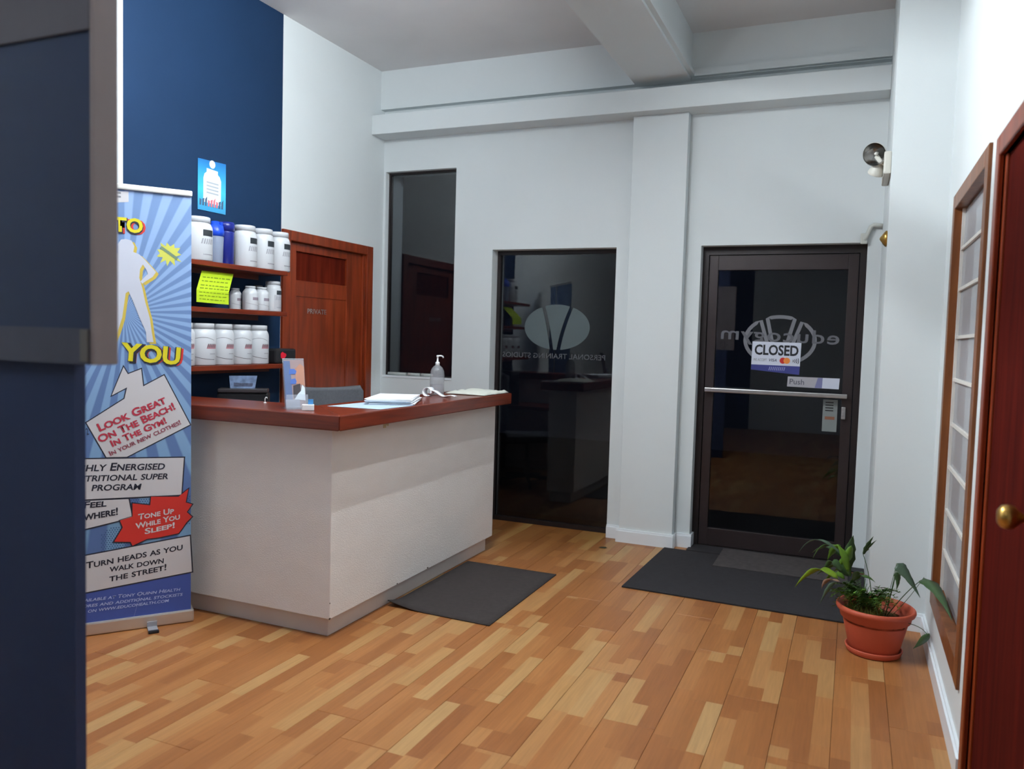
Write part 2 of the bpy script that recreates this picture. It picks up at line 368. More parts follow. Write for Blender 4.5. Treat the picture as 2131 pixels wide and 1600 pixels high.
# door_1 private door in the left wall
d1 = MB(); xw = XL+.02
d1.box(XL-.005, xw, -1.245, -1.165, 0, 2.118).box(XL-.005, xw, -.245, -.163, 0, 2.118).box(XL-.005, xw, -1.165, -.245, 2.05, 2.118)
d1.box(XL-.11, XL-.005, -1.17, -1.15, 0, 2.09).box(XL-.11, XL-.005, -.27, -.24, 0, 2.09).box(XL-.11, XL-.005, -1.15, -.27, 2.05, 2.09)
d1o = struct('door_1', d1, mahog_z, 'red-brown timber door marked private between blue wall and narrow window', bevel=.004)
xf = XL-.02
lf = MB(); lf.box(xf-.04, xf, -.46, -.272, .01, 2.048).box(xf-.04, xf, -1.148, -1.06, .01, 2.048).box(xf-.04, xf, -1.06, -.46, 1.99, 2.048).box(xf-.04, xf, -1.06, -.46, 1.68, 1.79).box(xf-.04, xf, -1.06, -.46, .01, .25)
lfo = lf.build('door_leaf', mahog_z, d1o, bevel=.003)
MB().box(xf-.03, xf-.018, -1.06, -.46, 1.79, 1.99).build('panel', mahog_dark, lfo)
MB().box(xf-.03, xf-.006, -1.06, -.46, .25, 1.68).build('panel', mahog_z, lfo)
def text_x(body, ya, yb, z, h, x, m, parent, bold=.012, name='lettering'):
    me = text_mesh(body, 1, bold); xs = [v.co.x for v in me.vertices]; a, b = min(xs), max(xs)
    for v in me.vertices: v.co = (x, ya+(v.co.x-a)/(b-a)*(yb-ya), z+v.co.y/.7*h)
    me.materials.append(m); me.name = name; o = bpy.data.objects.new(name, me); C.objects.link(o); o.parent = parent; return o
text_x('PRIVATE', -.925, -.705, 1.565, .034, xf-.0045, steel, lfo)
# door_2 glazed entrance door
d2 = MB(); y0, y1 = .085, .14
d2.box(-1.0, -.958, y0, y1, 0, 2.10).box(.005, .045, y0, y1, 0, 2.10).box(-.958, .005, y0, y1, 2.045, 2.10).box(-.958, .005, y0, y1, -.002, .012)
d2o = struct('door_2', d2, bronze, 'dark-framed glass entrance door with a closed sign')
ys0, ys1 = .095, .135
sa = MB().box(-.954, -.894, ys0, ys1, .014, 2.041).box(-.062, .001, ys0, ys1, .014, 2.041).box(-.894, -.062, ys0, ys1, 1.94, 2.041).box(-.894, -.062, ys0, ys1, .014, .135)
MB().box(-1.0, .045, -.10, .085, 0, .009).box(.045, .124, -.10, -.002, 0, .009).build('threshold', mat('black_threshold', (34, 32, 36), .8), d2o)
sash = sa.build('sash', mat('bronze_sash', (52, 43, 44), .36, metal=.3, var=.08), d2o, bevel=.002)
MB().box(-.895, -.061, .112, .118, .134, 1.941).build('pane', dglass, sash)
pb = MB().cbox(-.945, -.03, .035, .055, 1.098, 1.126, .004).box(-.94, -.915, .055, .096, 1.10, 1.122).box(-.05, -.032, .055, .096, 1.10, 1.122)
pb.build('push_bar', steel, d2o)
MB().cbox(-.06, -.035, .06, .095, .96, 1.04, .004).cbox(-.055, -.04, .045, .062, .985, 1.012, .003).build('lock', steel, d2o)
ly = .1105
def ribbon(pts, w, y, m, parent, name):
    P = [Vector((x, 0, z)) for x, z in pts]; a = []; b = []
    for i, p in enumerate(P):
        t = (P[min(i+1, len(P)-1)]-P[max(i-1, 0)]).normalized(); n = Vector((-t.z, 0, t.x))*w/2
        a.append((p+n)); b.append((p-n))
    n = len(P); vs = [(v.x, y, v.z) for v in a+b]+[(v.x, y+.0006, v.z) for v in a+b]
    fs = [(i, i+1, n+i+1, n+i) for i in range(n-1)]
    return MB().add(vs, fs, recalc if False else 0).build(name, m, parent)
cx, cz, ra, rb = -.470, 1.465, .225, .160
EP = lambda d: (cx+ra*math.cos(math.radians(d)), cz+rb*math.sin(math.radians(d)))
arc = lambda d0, d1, n=14: [EP(d0+(d1-d0)*i/n) for i in range(n+1)]
vin2 = mat('pale_vinyl_logo', (116, 117, 124), .8)
ribbon(arc(258, 124)+[(cx-.045, cz-.13)], .024, ly, vin2, d2o, 'emblem_segment')
ribbon([(cx-.02, cz-.13)]+arc(112, 66, 8)+[(cx+.02, cz-.13)], .024, ly-.0002, vin2, d2o, 'emblem_segment')
ribbon([(cx+.045, cz-.13)]+arc(52, -78), .024, ly, vin2, d2o, 'emblem_segment')
text_on('educogym', (-.095, 1.448), (-.86, 1.468), .088, mat('pale_vinyl_name', (96, 97, 104), .8), d2o, ly-.0004, bold=.012, flip=True, spacing=1.08)
# CLOSED sign
cs = thing('closed_sign', (-.487, ly-.004, 1.25), 'small white sign reading CLOSED with a blue foot, stuck on the entrance door glass', 'sign', rz=0)
signw = mat('sign_white', (205, 210, 226), .5)
sheet_poly([(-.158, .205), (.158, .203), (.155, .045), (-.16, .048)], 0, signw, cs, 'sign_board', .002)
sheet_poly([(-.16, .048), (.155, .045), (.153, -.012), (-.161, .012)], 0, mat('sign_blue', (52, 58, 130), .5), cs, 'blue_band', .002)
text_on('CLOSED', (-.142, .118), (.142, .116), .066, mat('sign_black', (20, 24, 34), .5), cs, -.0008, bold=.03)
text_on('WE ACCEPT', (-.148, .073), (-.06, .072), .018, grey_ink, cs, -.0008)
text_on('VISA', (-.045, .073), (.005, .072), .018, mat('visa_ink', (84, 88, 110), .5), cs, -.0008, shear=.3, bold=.02)
def disc(x, z, r, y, m, parent, name, n=20): return sheet_poly([(x+r*math.cos(2*PI*i/n), z+r*math.sin(2*PI*i/n)) for i in range(n)], y, m, parent, name, .0003)
disc(.045, .08, .021, -.0008, mat('card_red', (200, 40, 34), .5), cs, 'red_circle'); disc(.070, .08, .021, -.0012, mat('card_orange', (236, 140, 60), .5), cs, 'orange_circle')
for k in range(4):
    ribbon([(.106+.011*k+.006*math.cos(a), .08+(.008+.004*k)*math.sin(a)) for a in [-1.2+.4*i for i in range(7)]], .004, -.001, black, cs, 'contactless_wave')
for k in range(9): sheet_poly([(-.045+.012*k, .012), (-.040+.012*k, .012), (-.034+.012*k, .036), (-.039+.012*k, .036)], -.001, mat('band_print', (150, 155, 205), .5), cs, 'band_print')
ps = thing('push_label', (-.245, ly-.003, 1.153), 'narrow grey and white label reading Push, just above the push bar', 'sign')
sheet_poly([(-.163, .004), (-.160, .072), (.165, .072), (.162, .0)], 0, mat('label_grey', (170, 168, 176), .5), ps, 'label_strip', .0015)
sheet_poly([(.058, .003), (.060, .071), (.1648, .0715), (.1618, .0005)], -.0006, signw, ps, 'white_section', .0005)
sheet_poly([(.012, .003), (.030, .071), (.060, .071), (.058, .003)], -.0005, mat('label_blue', (120, 122, 165), .5), ps, 'blue_section', .0004)
text_on('Push', (-.148, .022), (-.055, .020), .036, mat('push_ink', (84, 84, 96), .5), ps, -.0008, bold=.01)
ls = thing('lock_sticker', (-.13, ly-.003, .87), 'pale vertical instruction sticker on the glass below the push bar', 'sticker')
sheet_poly([(-.045, 0), (-.045, .212), (.045, .212), (.045, 0)], 0, mat('sticker_grey', (128, 134, 134), .6), ls, 'sticker_sheet', .001)
for k in range(4): sheet_poly([(-.03, .19-.018*k), (-.03, .197-.018*k), (.02, .197-.018*k), (.02, .19-.018*k)], -.0006, darkpl, ls, 'print_line', .0003)
sheet_poly([(-.03, .08), (-.03, .1), (.03, .1), (.03, .08)], -.0006, mat('sticker_rust', (140, 92, 70), .6), ls, 'print_line', .0003)

# window_3 in the right wall: far architrave, pale bars, net curtain behind
fx0, fx1 = XR-.012, XR+.07
w3 = MB()
w3.box(fx0, fx1, -1.475, -1.41, .25, 2.13).box(fx0, fx1, -2.46, -2.385, .25, 2.13).box(fx0, fx1, -2.385, -1.475, 2.065, 2.13).box(fx0, fx1, -2.385, -1.475, .25, .335)
w3o = struct('window_3', w3, oak_z, 'brown-framed internal window of nine stacked panes with a net curtain, right wall', bevel=.003)
barm = mat('pale_glazing_bar', (214, 210, 204), .5)
zs = [2.065, 1.884, 1.703, 1.49, 1.30, 1.10, .905, .706, .52, .335]
for z in zs[1:-1]: MB().box(XR+.022, XR+.045, -2.384, -1.476, z-.007, z+.007).build('glazing_bar', barm, w3o)
MB().box(XR+.02, XR+.045, -1.486, -1.475, .335, 2.065).build('glazing_bar', barm, w3o)
pg = glass('window_pane_glass', (.95, .96, .96), 1.3, haze=.5, hazecol=(.52, .52, .55))
for a, b in zip(zs[:-1], zs[1:]): MB().box(XR+.032, XR+.036, -2.384, -1.487, b+.007, a-.007).build('pane', pg, w3o)
cu = MB(); n = 90; vs = []; random.seed(3)
for i in range(n+1):
    y = -2.42+1.02*i/n; x = XR+.085+.014*math.sin(i*.95)+.006*math.sin(i*2.3+1)
    vs += [(x, y, .30), (x+.004, y, 2.10)]
cu.add(vs, [(2*i, 2*i+2, 2*i+3, 2*i+1) for i in range(n)], 0, True)
cuo = cu.build('net_curtain', mat('net_curtain_cloth', (216, 216, 222), .9, var=.05, vscale=8, stretch=(1, 8, .4)), None)
tag(cuo, 'pale gathered net curtain hanging behind the right-hand window panes', 'curtain')
MB().box(XR+.118, XR+.15, -2.6, -1.3, .2, 2.25).build('room_behind_board', mat('shaded_lining', (150, 145, 140), .9), w3o)
# door_3 in the right wall
d3 = MB()
d3.box(XR-.014, XR+TR, DY1, DY1+.065, 0, 2.10).box(XR-.014, XR+TR, DY0-.065, DY0, 0, 2.10).box(XR-.014, XR+TR, DY0, DY1, DZ, 2.10)
d3.box(XR+.004, XR+TR, DY1-.03, DY1, 0, DZ).box(XR+.02, XR+TR, DY0, DY0+.02, 0, DZ)
d3o = struct('door_3', d3, mahog_z, 'dark red timber door with a brass knob at the right edge', bevel=.004)
l3 = MB().box(XR+.012, XR+.055, DY0+.021, DY1-.031, .008, DZ-.002).build('door_leaf', wood('deep_red_door', (60, 12, 8), (82, 20, 13), .9, (10, 10, .9), .0), d3o)
km = Matrix.Translation((XR+.012, -3.44, 1.05)) @ Matrix.Rotation(-PI/2, 4, 'Y')
MB().lathe([(.028, 0), (.028, .005), (.012, .010), (.010, .030), (.016, .038), (.026, .047), (.029, .060), (.026, .073), (.016, .081), (.002, .083)], 24, mtx=km).build('door_knob', brass, l3)

# ================================================================ foreground wall end with framed board
wallf = struct('wall_partition', MB().box(-2.7, -1.4630, -4.43, -4.405, 0, ZC), navy, 'navy painted wall end close to the viewer on the left')
fr = thing('framed_board', (-1.9, -4.44, 1.354), 'large blurred framed board with a dark panel and taupe side edge, on the navy wall', 'frame')
X1 = -1.3800+1.9
taupe = mat('taupe_frame', (150, 138, 140), .6, var=.04)
slate = mat('slate_rail', (76, 80, 98), .5, var=.08, vscale=12)
MB().box(-.62, X1-.004, .0, .04, .004, .79).build('backing', taupe, fr)
MB().cbox(X1-.012, X1, -.012, .045, 0, .79, .004).build('side_stile', taupe, fr)
MB().box(-.62, X1-.012, -.012, 0, .0, .072).build('bottom_rail', slate, fr)
MB().box(-.62, X1-.012, -.012, 0, .652, .79).build('top_rail', mat('upper_rail', (96, 94, 104), .5, var=.06), fr)
MB().box(-.62, X1-.012, -.006, 0, .072, .652).build('dark_panel', mat('navy_panel', (34, 52, 88), .4), fr)
MB().box(X1-.035, X1-.014, -.016, -.012, .006, .07).build('corner_clip', mat('clip_plastic', (110, 106, 104), .4), fr)

# ================================================================ reception counter
kx, ky, ky2 = -2.186, -2.546, -.73
rc = thing('reception_counter', (-2.7, -1.9, 0), 'white L-shaped reception counter with a polished red-brown wooden top', 'counter')
def L(x, y): return (x+2.7, y+1.9)
def Lp(pts): return [L(*p) for p in pts]
MB().prism(Lp([(XL+.002, ky), (kx, ky), (kx, ky2), (-2.44, ky2), (-2.44, -2.30), (XL+.002, -2.30)]), .096, .99).build('body', counterw, rc, bevel=.004)
ck = MB(); random.seed(4)
for yy, zz, r_ in ((-2.549, .175, .006), (-2.549, .101, .009), (-1.95, .103, .007), (-1.62, .104, .009)):
    px_, py_ = L(kx+.0008, yy+.002)
    ck.add([(px_, py_+r_*math.cos(a)*random.uniform(.6, 1.2), zz+r_*.6*math.sin(a)) for a in [i*PI/3.5 for i in range(7)]], [tuple(range(7))])
ck.build('paint_chips', mat('bare_board', (96, 88, 82), .9), rc)['kind'] = 'stuff'
MB().prism(Lp([(XL+.002, ky+.035), (kx-.035, ky+.035), (kx-.035, ky2-.03), (-2.42, ky2-.03), (-2.42, -2.32), (XL+.002, -2.32)]), .0, .096).build('plinth', plinthw, rc, bevel=.003)
tz0, tz1 = .99, 1.062
MB().prism(Lp([(XL+.002, -2.607), (-2.103, -2.607), (-2.50, -2.24), (XL+.002, -2.24)]), tz0, tz1).build('countertop', mahog_x, rc, bevel=.006)
MB().prism(Lp([(-2.103, -2.6065), (-2.103, -.655), (-2.50, -.655), (-2.50, -2.2405)]), tz0, tz1-.0004).build('countertop', mahog_y, rc, bevel=.006)
MB().box(-.84, -.10, -.36, .16, .70, .735).box(-.82, -.78, -.3, .12, 0, .70).build('desk_surface', mahog_x, rc)
MB().box(.5135, .516, -.215, -.19, .955, .983).add([(.517, -.22, .98), (.522, -.18, .962), (.517, -.16, .985), (.52, -.19, .99)], [(0, 1, 2, 3)]).build('peeling_tape', mat('old_tape', (205, 190, 150), .6), rc)

# ---- things on the counter
Z = tz1+.0005
def stack_sheets(name, corners, n, th, m, label, cat, jit=.008, group=None, z0=Z):
    cx = sum(p[0] for p in corners)/4; cy = sum(p[1] for p in corners)/4
    o = thing(name, (cx, cy, z0), label, cat, group); z = 0
    for i in range(n):
        dx, dy, a = random.uniform(-jit, jit), random.uniform(-jit, jit), random.uniform(-.03, .03)*(1 if i else 0)
        pts = [((x-cx)*math.cos(a)-(y-cy)*math.sin(a)+dx, (x-cx)*math.sin(a)+(y-cy)*math.cos(a)+dy) for x, y in corners]
        MB().prism(pts, z, z+th).build('sheet', m[i % len(m)], o); z += th+.0006
    return o
random.seed(5)
stack_sheets('paper_stack', [(-2.325, -2.07), (-2.12, -1.95), (-2.27, -1.60), (-2.475, -1.70)], 8, .0032, [paper, paper, mat('paper_grey', (190, 196, 204), .7)], 'thick stack of loose white papers near the middle of the counter', 'papers', .012, z0=Z+.0016)
stack_sheets('paper_sheet', [(-2.425, -2.26), (-2.125, -2.24), (-2.11, -1.93), (-2.41, -1.95)], 1, .001, [mat('pale_blue_sheet', (176, 196, 216), .5)], 'single pale blue sheet lying flat under the stack of white papers', 'paper', 0)
# hand sanitiser
hs_scale = 1.06
hs = thing('sanitiser_bottle', (-2.40, -1.16, Z), 'clear pump bottle standing on the counter before the narrow window', 'bottle')
gel = mat('clear_gel_plastic', (176, 178, 184), .12, alpha=.42, spec=.8)
MB().lathe([(.042, 0), (.045, .004), (.045, .115), (.042, .14), (.032, .16), (.018, .172), (.0125, .176)], 28).build('body', gel, hs)
MB().lathe([(.041, .003), (.0425, .006), (.0425, .060), (.0, .0601)], 24).build('gel', mat('clear_gel', (190, 190, 200), .1, alpha=.35), hs)
MB().lathe([(.0135, .172), (.0135, .190), (.011, .194), (.0055, .196), (.0050, .222), (.008, .224), (.008, .232), (.002, .234)], 20).tube([(0, 0, .229), (.018, .010, .231), (.028, .016, .227), (.031, .018, .218)], .0045, 8).build('pump', white_pl, hs)
hs.scale = (1.0, 1.0, hs_scale)
# strap
st = thing('rolled_strap', (-2.33, -1.32, Z), 'white fabric strap curled into a loop beside the paper stack', 'strap')
loop = MB(); vs = []; n = 26
for i in range(n+1):
    a = -.4+5.6*i/n; r = .020
    for w in (-.02, .02):
        vs.append((r*1.1*math.cos(a)-.03, w+.004*math.sin(a), .021+r*math.sin(a)))
loop.add(vs, [(2*i, 2*i+2, 2*i+3, 2*i+1) for i in range(n)], 0, True)
lo = loop.build('loop', paper, st); md = lo.modifiers.new('s', 'SOLIDIFY'); md.thickness = .0025
tail = MB(); vs = []
for i in range(13):
    t = i/12; x = -.02+.12*t; z = .024*(1-t)**1.5+.004+.006*math.sin(t*9); 
    for w in (-.017+.02*t, .017+.012*t): vs.append((x, w, z))
tail.add(vs, [(2*i, 2*i+2, 2*i+3, 2*i+1) for i in range(12)], 0, True)
to = tail.build('tail', paper, st); md = to.modifiers.new('s', 'SOLIDIFY'); md.thickness = .003
st.scale = (1.35, 1.35, 1.35)
# crumpled flat bag
cb = thing('flat_paper_bag', (-2.26, -.86, Z), 'crumpled off-white paper bag lying at the far end of the counter', 'bag')
bg = MB(); vs = []; nx, ny = 10, 22; random.seed(11)
hh = [[random.random() for _ in range(ny+1)] for _ in range(nx+1)]
for i in range(nx+1):
    for j in range(ny+1):
        e = min(i, nx-i, j, ny-j)
        vs.append((-.14+.28*i/nx+.006*hh[i][j], -.20+.38*j/ny+.004*hh[i][j], .004+(.014*hh[i][j]+.006*math.sin(j*.8+i*.3)+.004 if e else .001)))
bg.add(vs, [(i*(ny+1)+j, (i+1)*(ny+1)+j, (i+1)*(ny+1)+j+1, i*(ny+1)+j+1) for i in range(nx) for j in range(ny)], 0, True)
bo = bg.build('bag_sheet', mat('off_white_paper', (214, 216, 206), .7), cb); md = bo.modifiers.new('s', 'SOLIDIFY'); md.thickness = .003
# brochure holder
bh = thing('brochure_holder', (-2.45, -2.475, Z), 'clear leaning acrylic brochure holder with a photo leaflet at the counter corner', 'brochure holder', rz=.95)
acr = mat('clear_acrylic', (205, 212, 224), .08, alpha=.22, spec=.9)
# local: x to the right, -y to viewer; leans back
def lean(z): return .0+.10*z
bp_ = MB(); w = .052
bp_.add([(-w, 0, 0), (w, 0, 0), (w, .06, .24), (-w, .06, .24), (-w, .003, 0), (w, .003, 0), (w, .063, .24), (-w, .063, .24)], [(0, 1, 2, 3), (4, 5, 6, 7), (0, 1, 5, 4), (1, 2, 6, 5), (2, 3, 7, 6), (3, 0, 4, 7)])
bp_.add([(-w, -.03, 0), (w, -.03, 0), (w, -.018, .07), (-w, -.018, .07), (-w, -.028, 0), (w, -.028, 0), (w, -.016, .07), (-w, -.016, .07)], [(0, 1, 2, 3), (4, 5, 6, 7), (0, 1, 5, 4), (1, 2, 6, 5), (2, 3, 7, 6), (3, 0, 4, 7)])
bp_.add([(-w, -.03, 0), (-w, .003, 0), (-w, .06, .24), (-w, .04, .24), (-w, -.018, .07)], [(0, 1, 2, 3, 4)]).add([(w, -.03, 0), (w, .003, 0), (w, .015, .07), (w, -.018, .07)], [(0, 1, 2, 3)])
bp_.box(-w, w, -.035, .06, 0, .003)
bp_.build('holder_shell', acr, bh)
bro = bpy.data.objects.new('leaflet', None)
def lp(x, z, o=0): return (x, -.002+.25*z-o, z)
def leaf_patch(pts, m, name, o):
    n = len(pts); vs = [lp(x, z, o) for x, z in pts]+[lp(x, z, o-.0006) for x, z in pts]
    return MB().add(vs, [tuple(range(n))[::-1], tuple(range(n, 2*n))]+[(i, (i+1) % n, n+(i+1) % n, n+i) for i in range(n)]).build(name, m, bh)
leaf_patch([(-.049, .006), (.049, .006), (.049, .232), (-.049, .232)], mat('leaflet_grey', (150, 130, 132), .4), 'leaflet', .002)
leaf_patch([(-.049, .006), (-.012, .006), (-.018, .228), (-.049, .228)], mat('leaflet_blue_edge', (84, 104, 144), .4), 'print_patch', .003)
leaf_patch([(-.01, .05), (.03, .05), (.026, .12), (-.008, .11)], mat('leaflet_dark', (58, 52, 56), .4), 'print_patch', .0034)
leaf_patch([(.006, .12), (.049, .11), (.049, .2), (.03, .215), (.006, .19)], mat('leaflet_skin', (176, 128, 108), .4), 'print_patch', .0032)
leaf_patch([(-.026, .165), (.006, .165), (.012, .18), (0, .19), (-.022, .19)], mat('leaflet_blue', (70, 104, 178), .4), 'print_patch', .0038)
leaf_patch([(-.022, .118), (.004, .118), (.01, .13), (.004, .145), (-.02, .14)], mat('leaflet_blue', (70, 104, 178), .4), 'print_patch', .0038)
leaf_patch([(-.005, .045), (.047, .04), (.047, .10), (.036, .115), (.028, .085), (.012, .07)], mat('leaflet_white', (205, 218, 226), .4), 'print_patch', .004)
leaf_patch([(-.049, .006), (.02, .006), (.02, .045), (-.049, .045)], mat('leaflet_pale', (150, 156, 170), .4), 'print_patch', .0042)
ch = thing('card_holder', (-2.36, -2.50, Z), 'small white card box with a blue top card in front of the brochure holder', 'card holder', rz=.62)
MB().cbox(-.028, .028, -.018, .018, 0, .028, .003).build('card_box', white_pl, ch)
MB().box(.0, .024, .002, .012, .028, .052).build('card', mat('card_blue', (70, 140, 200), .5), ch)
# little pen stub / hook on counter
pn = thing('pen_stand', (-2.76, -2.33, Z), 'tiny white hooked pen clip standing on the counter left of the brochure holder', 'pen')
MB().lathe([(.008, 0), (.008, .003), (.003, .005)], 12).tube([(0, 0, .004), (0, 0, .022), (.003, .002, .030), (.008, .004, .030), (.010, .005, .024)], .0025, 8).build('hook', white_pl, pn)
# desk machine behind counter
pm = thing('card_terminal', (-3.326, -1.850, .736), 'dark blurred desk machine behind the counter below the shelves', 'machine', rz=.6)
MB().cbox(-.10, .10, -.08, .08, 0, .25, .01).cbox(-.145, .145, -.05, .05, .25, .33, .012).box(-.135, .135, -.052, -.05, .305, .313).build('machine_body', darkpl, pm)
MB().cbox(-.14, .14, -.062, .04, .33, .352, .006).build('top_ledge', mat('ledge_grey', (60, 56, 58), .3), pm)
cd = thing('picture_card', (-3.326, -1.850, .736+.353), 'silver and blue wrapped card propped on the dark desk machine', 'card', rz=.6)
MB().add([(-.075, -.02, 0), (.065, -.02, 0), (.075, .0, .075), (-.085, .0, .072), (-.075, -.016, 0), (.065, -.016, 0), (.075, .004, .075), (-.085, .004, .072)], [(0, 1, 2, 3), (7, 6, 5, 4), (0, 4, 5, 1), (1, 5, 6, 2), (2, 6, 7, 3), (3, 7, 4, 0)]).build('card_sheet', mat('silver_blue_wrap', (120, 138, 168), .25, metal=.3, var=.35, vscale=30), cd)
MB().add([(-.055, -.0185, .012), (.05, -.0185, .012), (.055, -.003, .055), (-.06, -.003, .055)], [(0, 1, 2, 3)]).build('dark_print', mat('card_print', (60, 66, 88), .3, var=.5, vscale=60), cd)
# office chair
oc = thing('office_chair', (-3.098, -1.300, 0), 'grey fabric office chair behind the counter, only its back showing', 'chair', rz=1.058)
fab = mat('grey_chair_fabric', (92, 94, 100), .9, var=.08, vscale=80, bump=.5, bscale=300)
bk = MB(); n = 12; vs = []
for i in range(n+1):
    u = i/n*2-1; yb = .045*(1-u*u)
    for z, inset in ((.62, .03), (.66, 0), (1.073-.02, 0), (1.073, .02)):
        x = u*(.23-inset); vs += [(x, yb, z)]
bk.add(vs, [(4*i+k, 4*i+4+k, 4*i+5+k, 4*i+1+k) for i in range(n) for k in range(3)], 0, True)
b_ = bk.build('backrest', fab, oc); md = b_.modifiers.new('s', 'SOLIDIFY'); md.thickness = .05; md.offset = 1
MB().cbox(-.24, .24, -.46, -.0, .44, .50, .02).build('seat', fab, oc)
MB().box(-.03, .03, .06, .08, .40, .80).box(-.03, .03, -.2, .08, .40, .42).build('back_support', darkpl, oc)
MB().lathe([(.03, .08), (.03, .25), (.018, .25), (.018, .44)], 16, mtx=Matrix.Translation((0, -.22, 0))).build('gas_column', steel, oc)
for k in range(5):
    a = 2*PI*k/5; MB().tube([(0, -.22, .09), (.28*math.cos(a), -.22+.28*math.sin(a), .065)], .022, 8, taper=.014).build('leg', darkpl, oc)
    MB().lathe([(.0, -.012), (.026, -.012), (.026, .012), (0, .012)], 14, mtx=Matrix.Translation((.28*math.cos(a), -.22+.28*math.sin(a), .027)) @ Matrix.Rotation(PI/2, 4, 'X')).build('caster', darkpl, oc)

# ================================================================ shelves and stock
XS = -3.36
shelf_def = [(1.788, 1.815, 'top', -1.42), (1.528, 1.556, 'middle', -1.42), (1.196, 1.225, 'lowest', -1.31)]
for z0, z1, nm, ye in shelf_def:
    s = thing('wall_shelf', (XL, -1.9, z0), f'{nm} red-brown wooden shelf on the blue wall', 'shelf')
    MB().box(.001, .20, -.6, ye+1.9, 0, z1-z0).build('shelf_board', mahog_y, s, bevel=.003)
    MB().box(.001, .006, -.55, ye+1.85, -.03, 0).build('wall_batten', mahog_y, s)
tub = mat('white_tub_plastic', (204, 207, 212), .35)
lab_dark = mat('charcoal_label_block', (40, 46, 52), .5); lab_red = mat('faded_red_label', (176, 120, 130), .6); lab_line = mat('label_line', (96, 92, 98), .6); lab_grey = mat('grey_label', (150, 150, 158), .6)
def patch(r, a0, a1, z0, z1, m, parent, name, slant=0, n=6):
    vs = []
    for i in range(n+1):
        a = math.radians(a0+(a1-a0)*i/n)
        for z, sh in ((z0, 0), (z1, slant)):
            b = a+math.radians(sh); vs.append((r*math.cos(b), r*math.sin(b), z))
    return MB().add(vs, [(2*i, 2*i+2, 2*i+3, 2*i+1) for i in range(n)], 0, True).build(name, m, parent, recalc=False)
def wave(r, a0, a1, fz, w, m, parent, name, n=12):
    vs = []
    for i in range(n+1):
        t = i/n; a = math.radians(a0+(a1-a0)*t); z = fz(t)
        vs += [(r*math.cos(a), r*math.sin(a), z-w), (r*math.cos(a), r*math.sin(a), z+w)]
    return MB().add(vs, [(2*i, 2*i+2, 2*i+3, 2*i+1) for i in range(n)]).build(name, m, parent, recalc=False)
def scribble(r, a0, a1, z0, z1, m, parent, k=6):
    mb = MB(); w = (a1-a0)/k
    for i in range(k):
        a = a0+w*i; vs = []
        for (aa, z) in ((a, z0), (a+w*.55, z0), (a+w*.55+5, z1), (a+5, z1)):
            t = math.radians(aa); vs.append((r*math.cos(t), r*math.sin(t), z))
        mb.add(vs, [(0, 1, 2, 3)])
    return mb.build('name_print', m, parent, recalc=False)
def make_tub(r, h, kind, label, cat='tub', group=None):
    t = thing('supplement_tub', (0, 0, 0), label, cat, group)
    nk = .80 if kind != 'small' else .62
    hs_ = h*.80
    MB().lathe([(r*.94, 0), (r, .006), (r, hs_-.02), (r*.97, hs_-.006), (r*(nk+.07), hs_+.012), (r*nk, hs_+.016), (r*nk, hs_+.02)], 28).build('body', tub, t)
    MB().lathe([(r*(nk+.05), hs_+.018), (r*(nk+.05), h-.004), (r*(nk+.02), h)], 28).build('lid', tub, t)
    R = r+.0007
    if kind == 'dark':
        patch(R, -22, 28, h*.56, h*.70, lab_dark, t, 'label_block'); scribble(R, -30, 28, h*.38, h*.50, lab_grey, t); patch(R, -22, 28, h*.13, h*.155, lab_grey, t, 'label_bar')
        if r < .07: patch(R-.0002, -40, 28, h*.08, h*.55, mat('grey_label_sheet', (176, 176, 182), .6), t, 'label_sheet')
    elif kind == 'red':
        patch(R, -26, 22, h*.40, h*.50, lab_red, t, 'label_block', slant=4); scribble(R+.0003, -24, 20, h*.43, h*.52, lab_line, t)
        wave(R, -85, 10, lambda q: h*(.60+.07*math.sin(q*PI)+.0*q), .0010, lab_line, t, 'label_line')
        wave(R, -85, 12, lambda q: h*(.23-.09*q-.02*math.sin(q*PI)), .0014, lab_line, t, 'label_line')
        patch(R, -12, 18, h*.27, h*.285, lab_grey, t, 'label_bar')
    elif kind == 'small':
        patch(R, -30, 30, h*.42, h*.54, mat('mauve_label', (140, 128, 140), .6), t, 'label_block'); wave(R, -80, 40, lambda q: h*(.30-.12*q), .001, lab_grey, t, 'label_line')
    return t
XB = -3.445
def put(kind, y, z, r, h, label, group, x=XB, rz=0):
    t = make_tub(r, h, kind, label, group=group); t.location = (x, y, z); t.rotation_euler = (0, 0, rz); return t
zt, zm, zl = 1.8155, 1.5565, 1.2255
put('dark', -2.108, zt, .086, .245, 'widest white tub with a dark label block, beside the banner on the top shelf', 'white tubs on the top shelf')
first = put('dark', -1.722, zt, .0735, .25, 'white dark-labelled tub, left one of three at the right end of the top shelf', 'white tubs on the top shelf')
for y, w in ((-1.566, 'middle one'), (-1.411, 'right one')):
    c = copy_tree(first); c.location = (XB, y, zt); c['label'] = f'white dark-labelled tub, {w} of three at the right end of the top shelf'
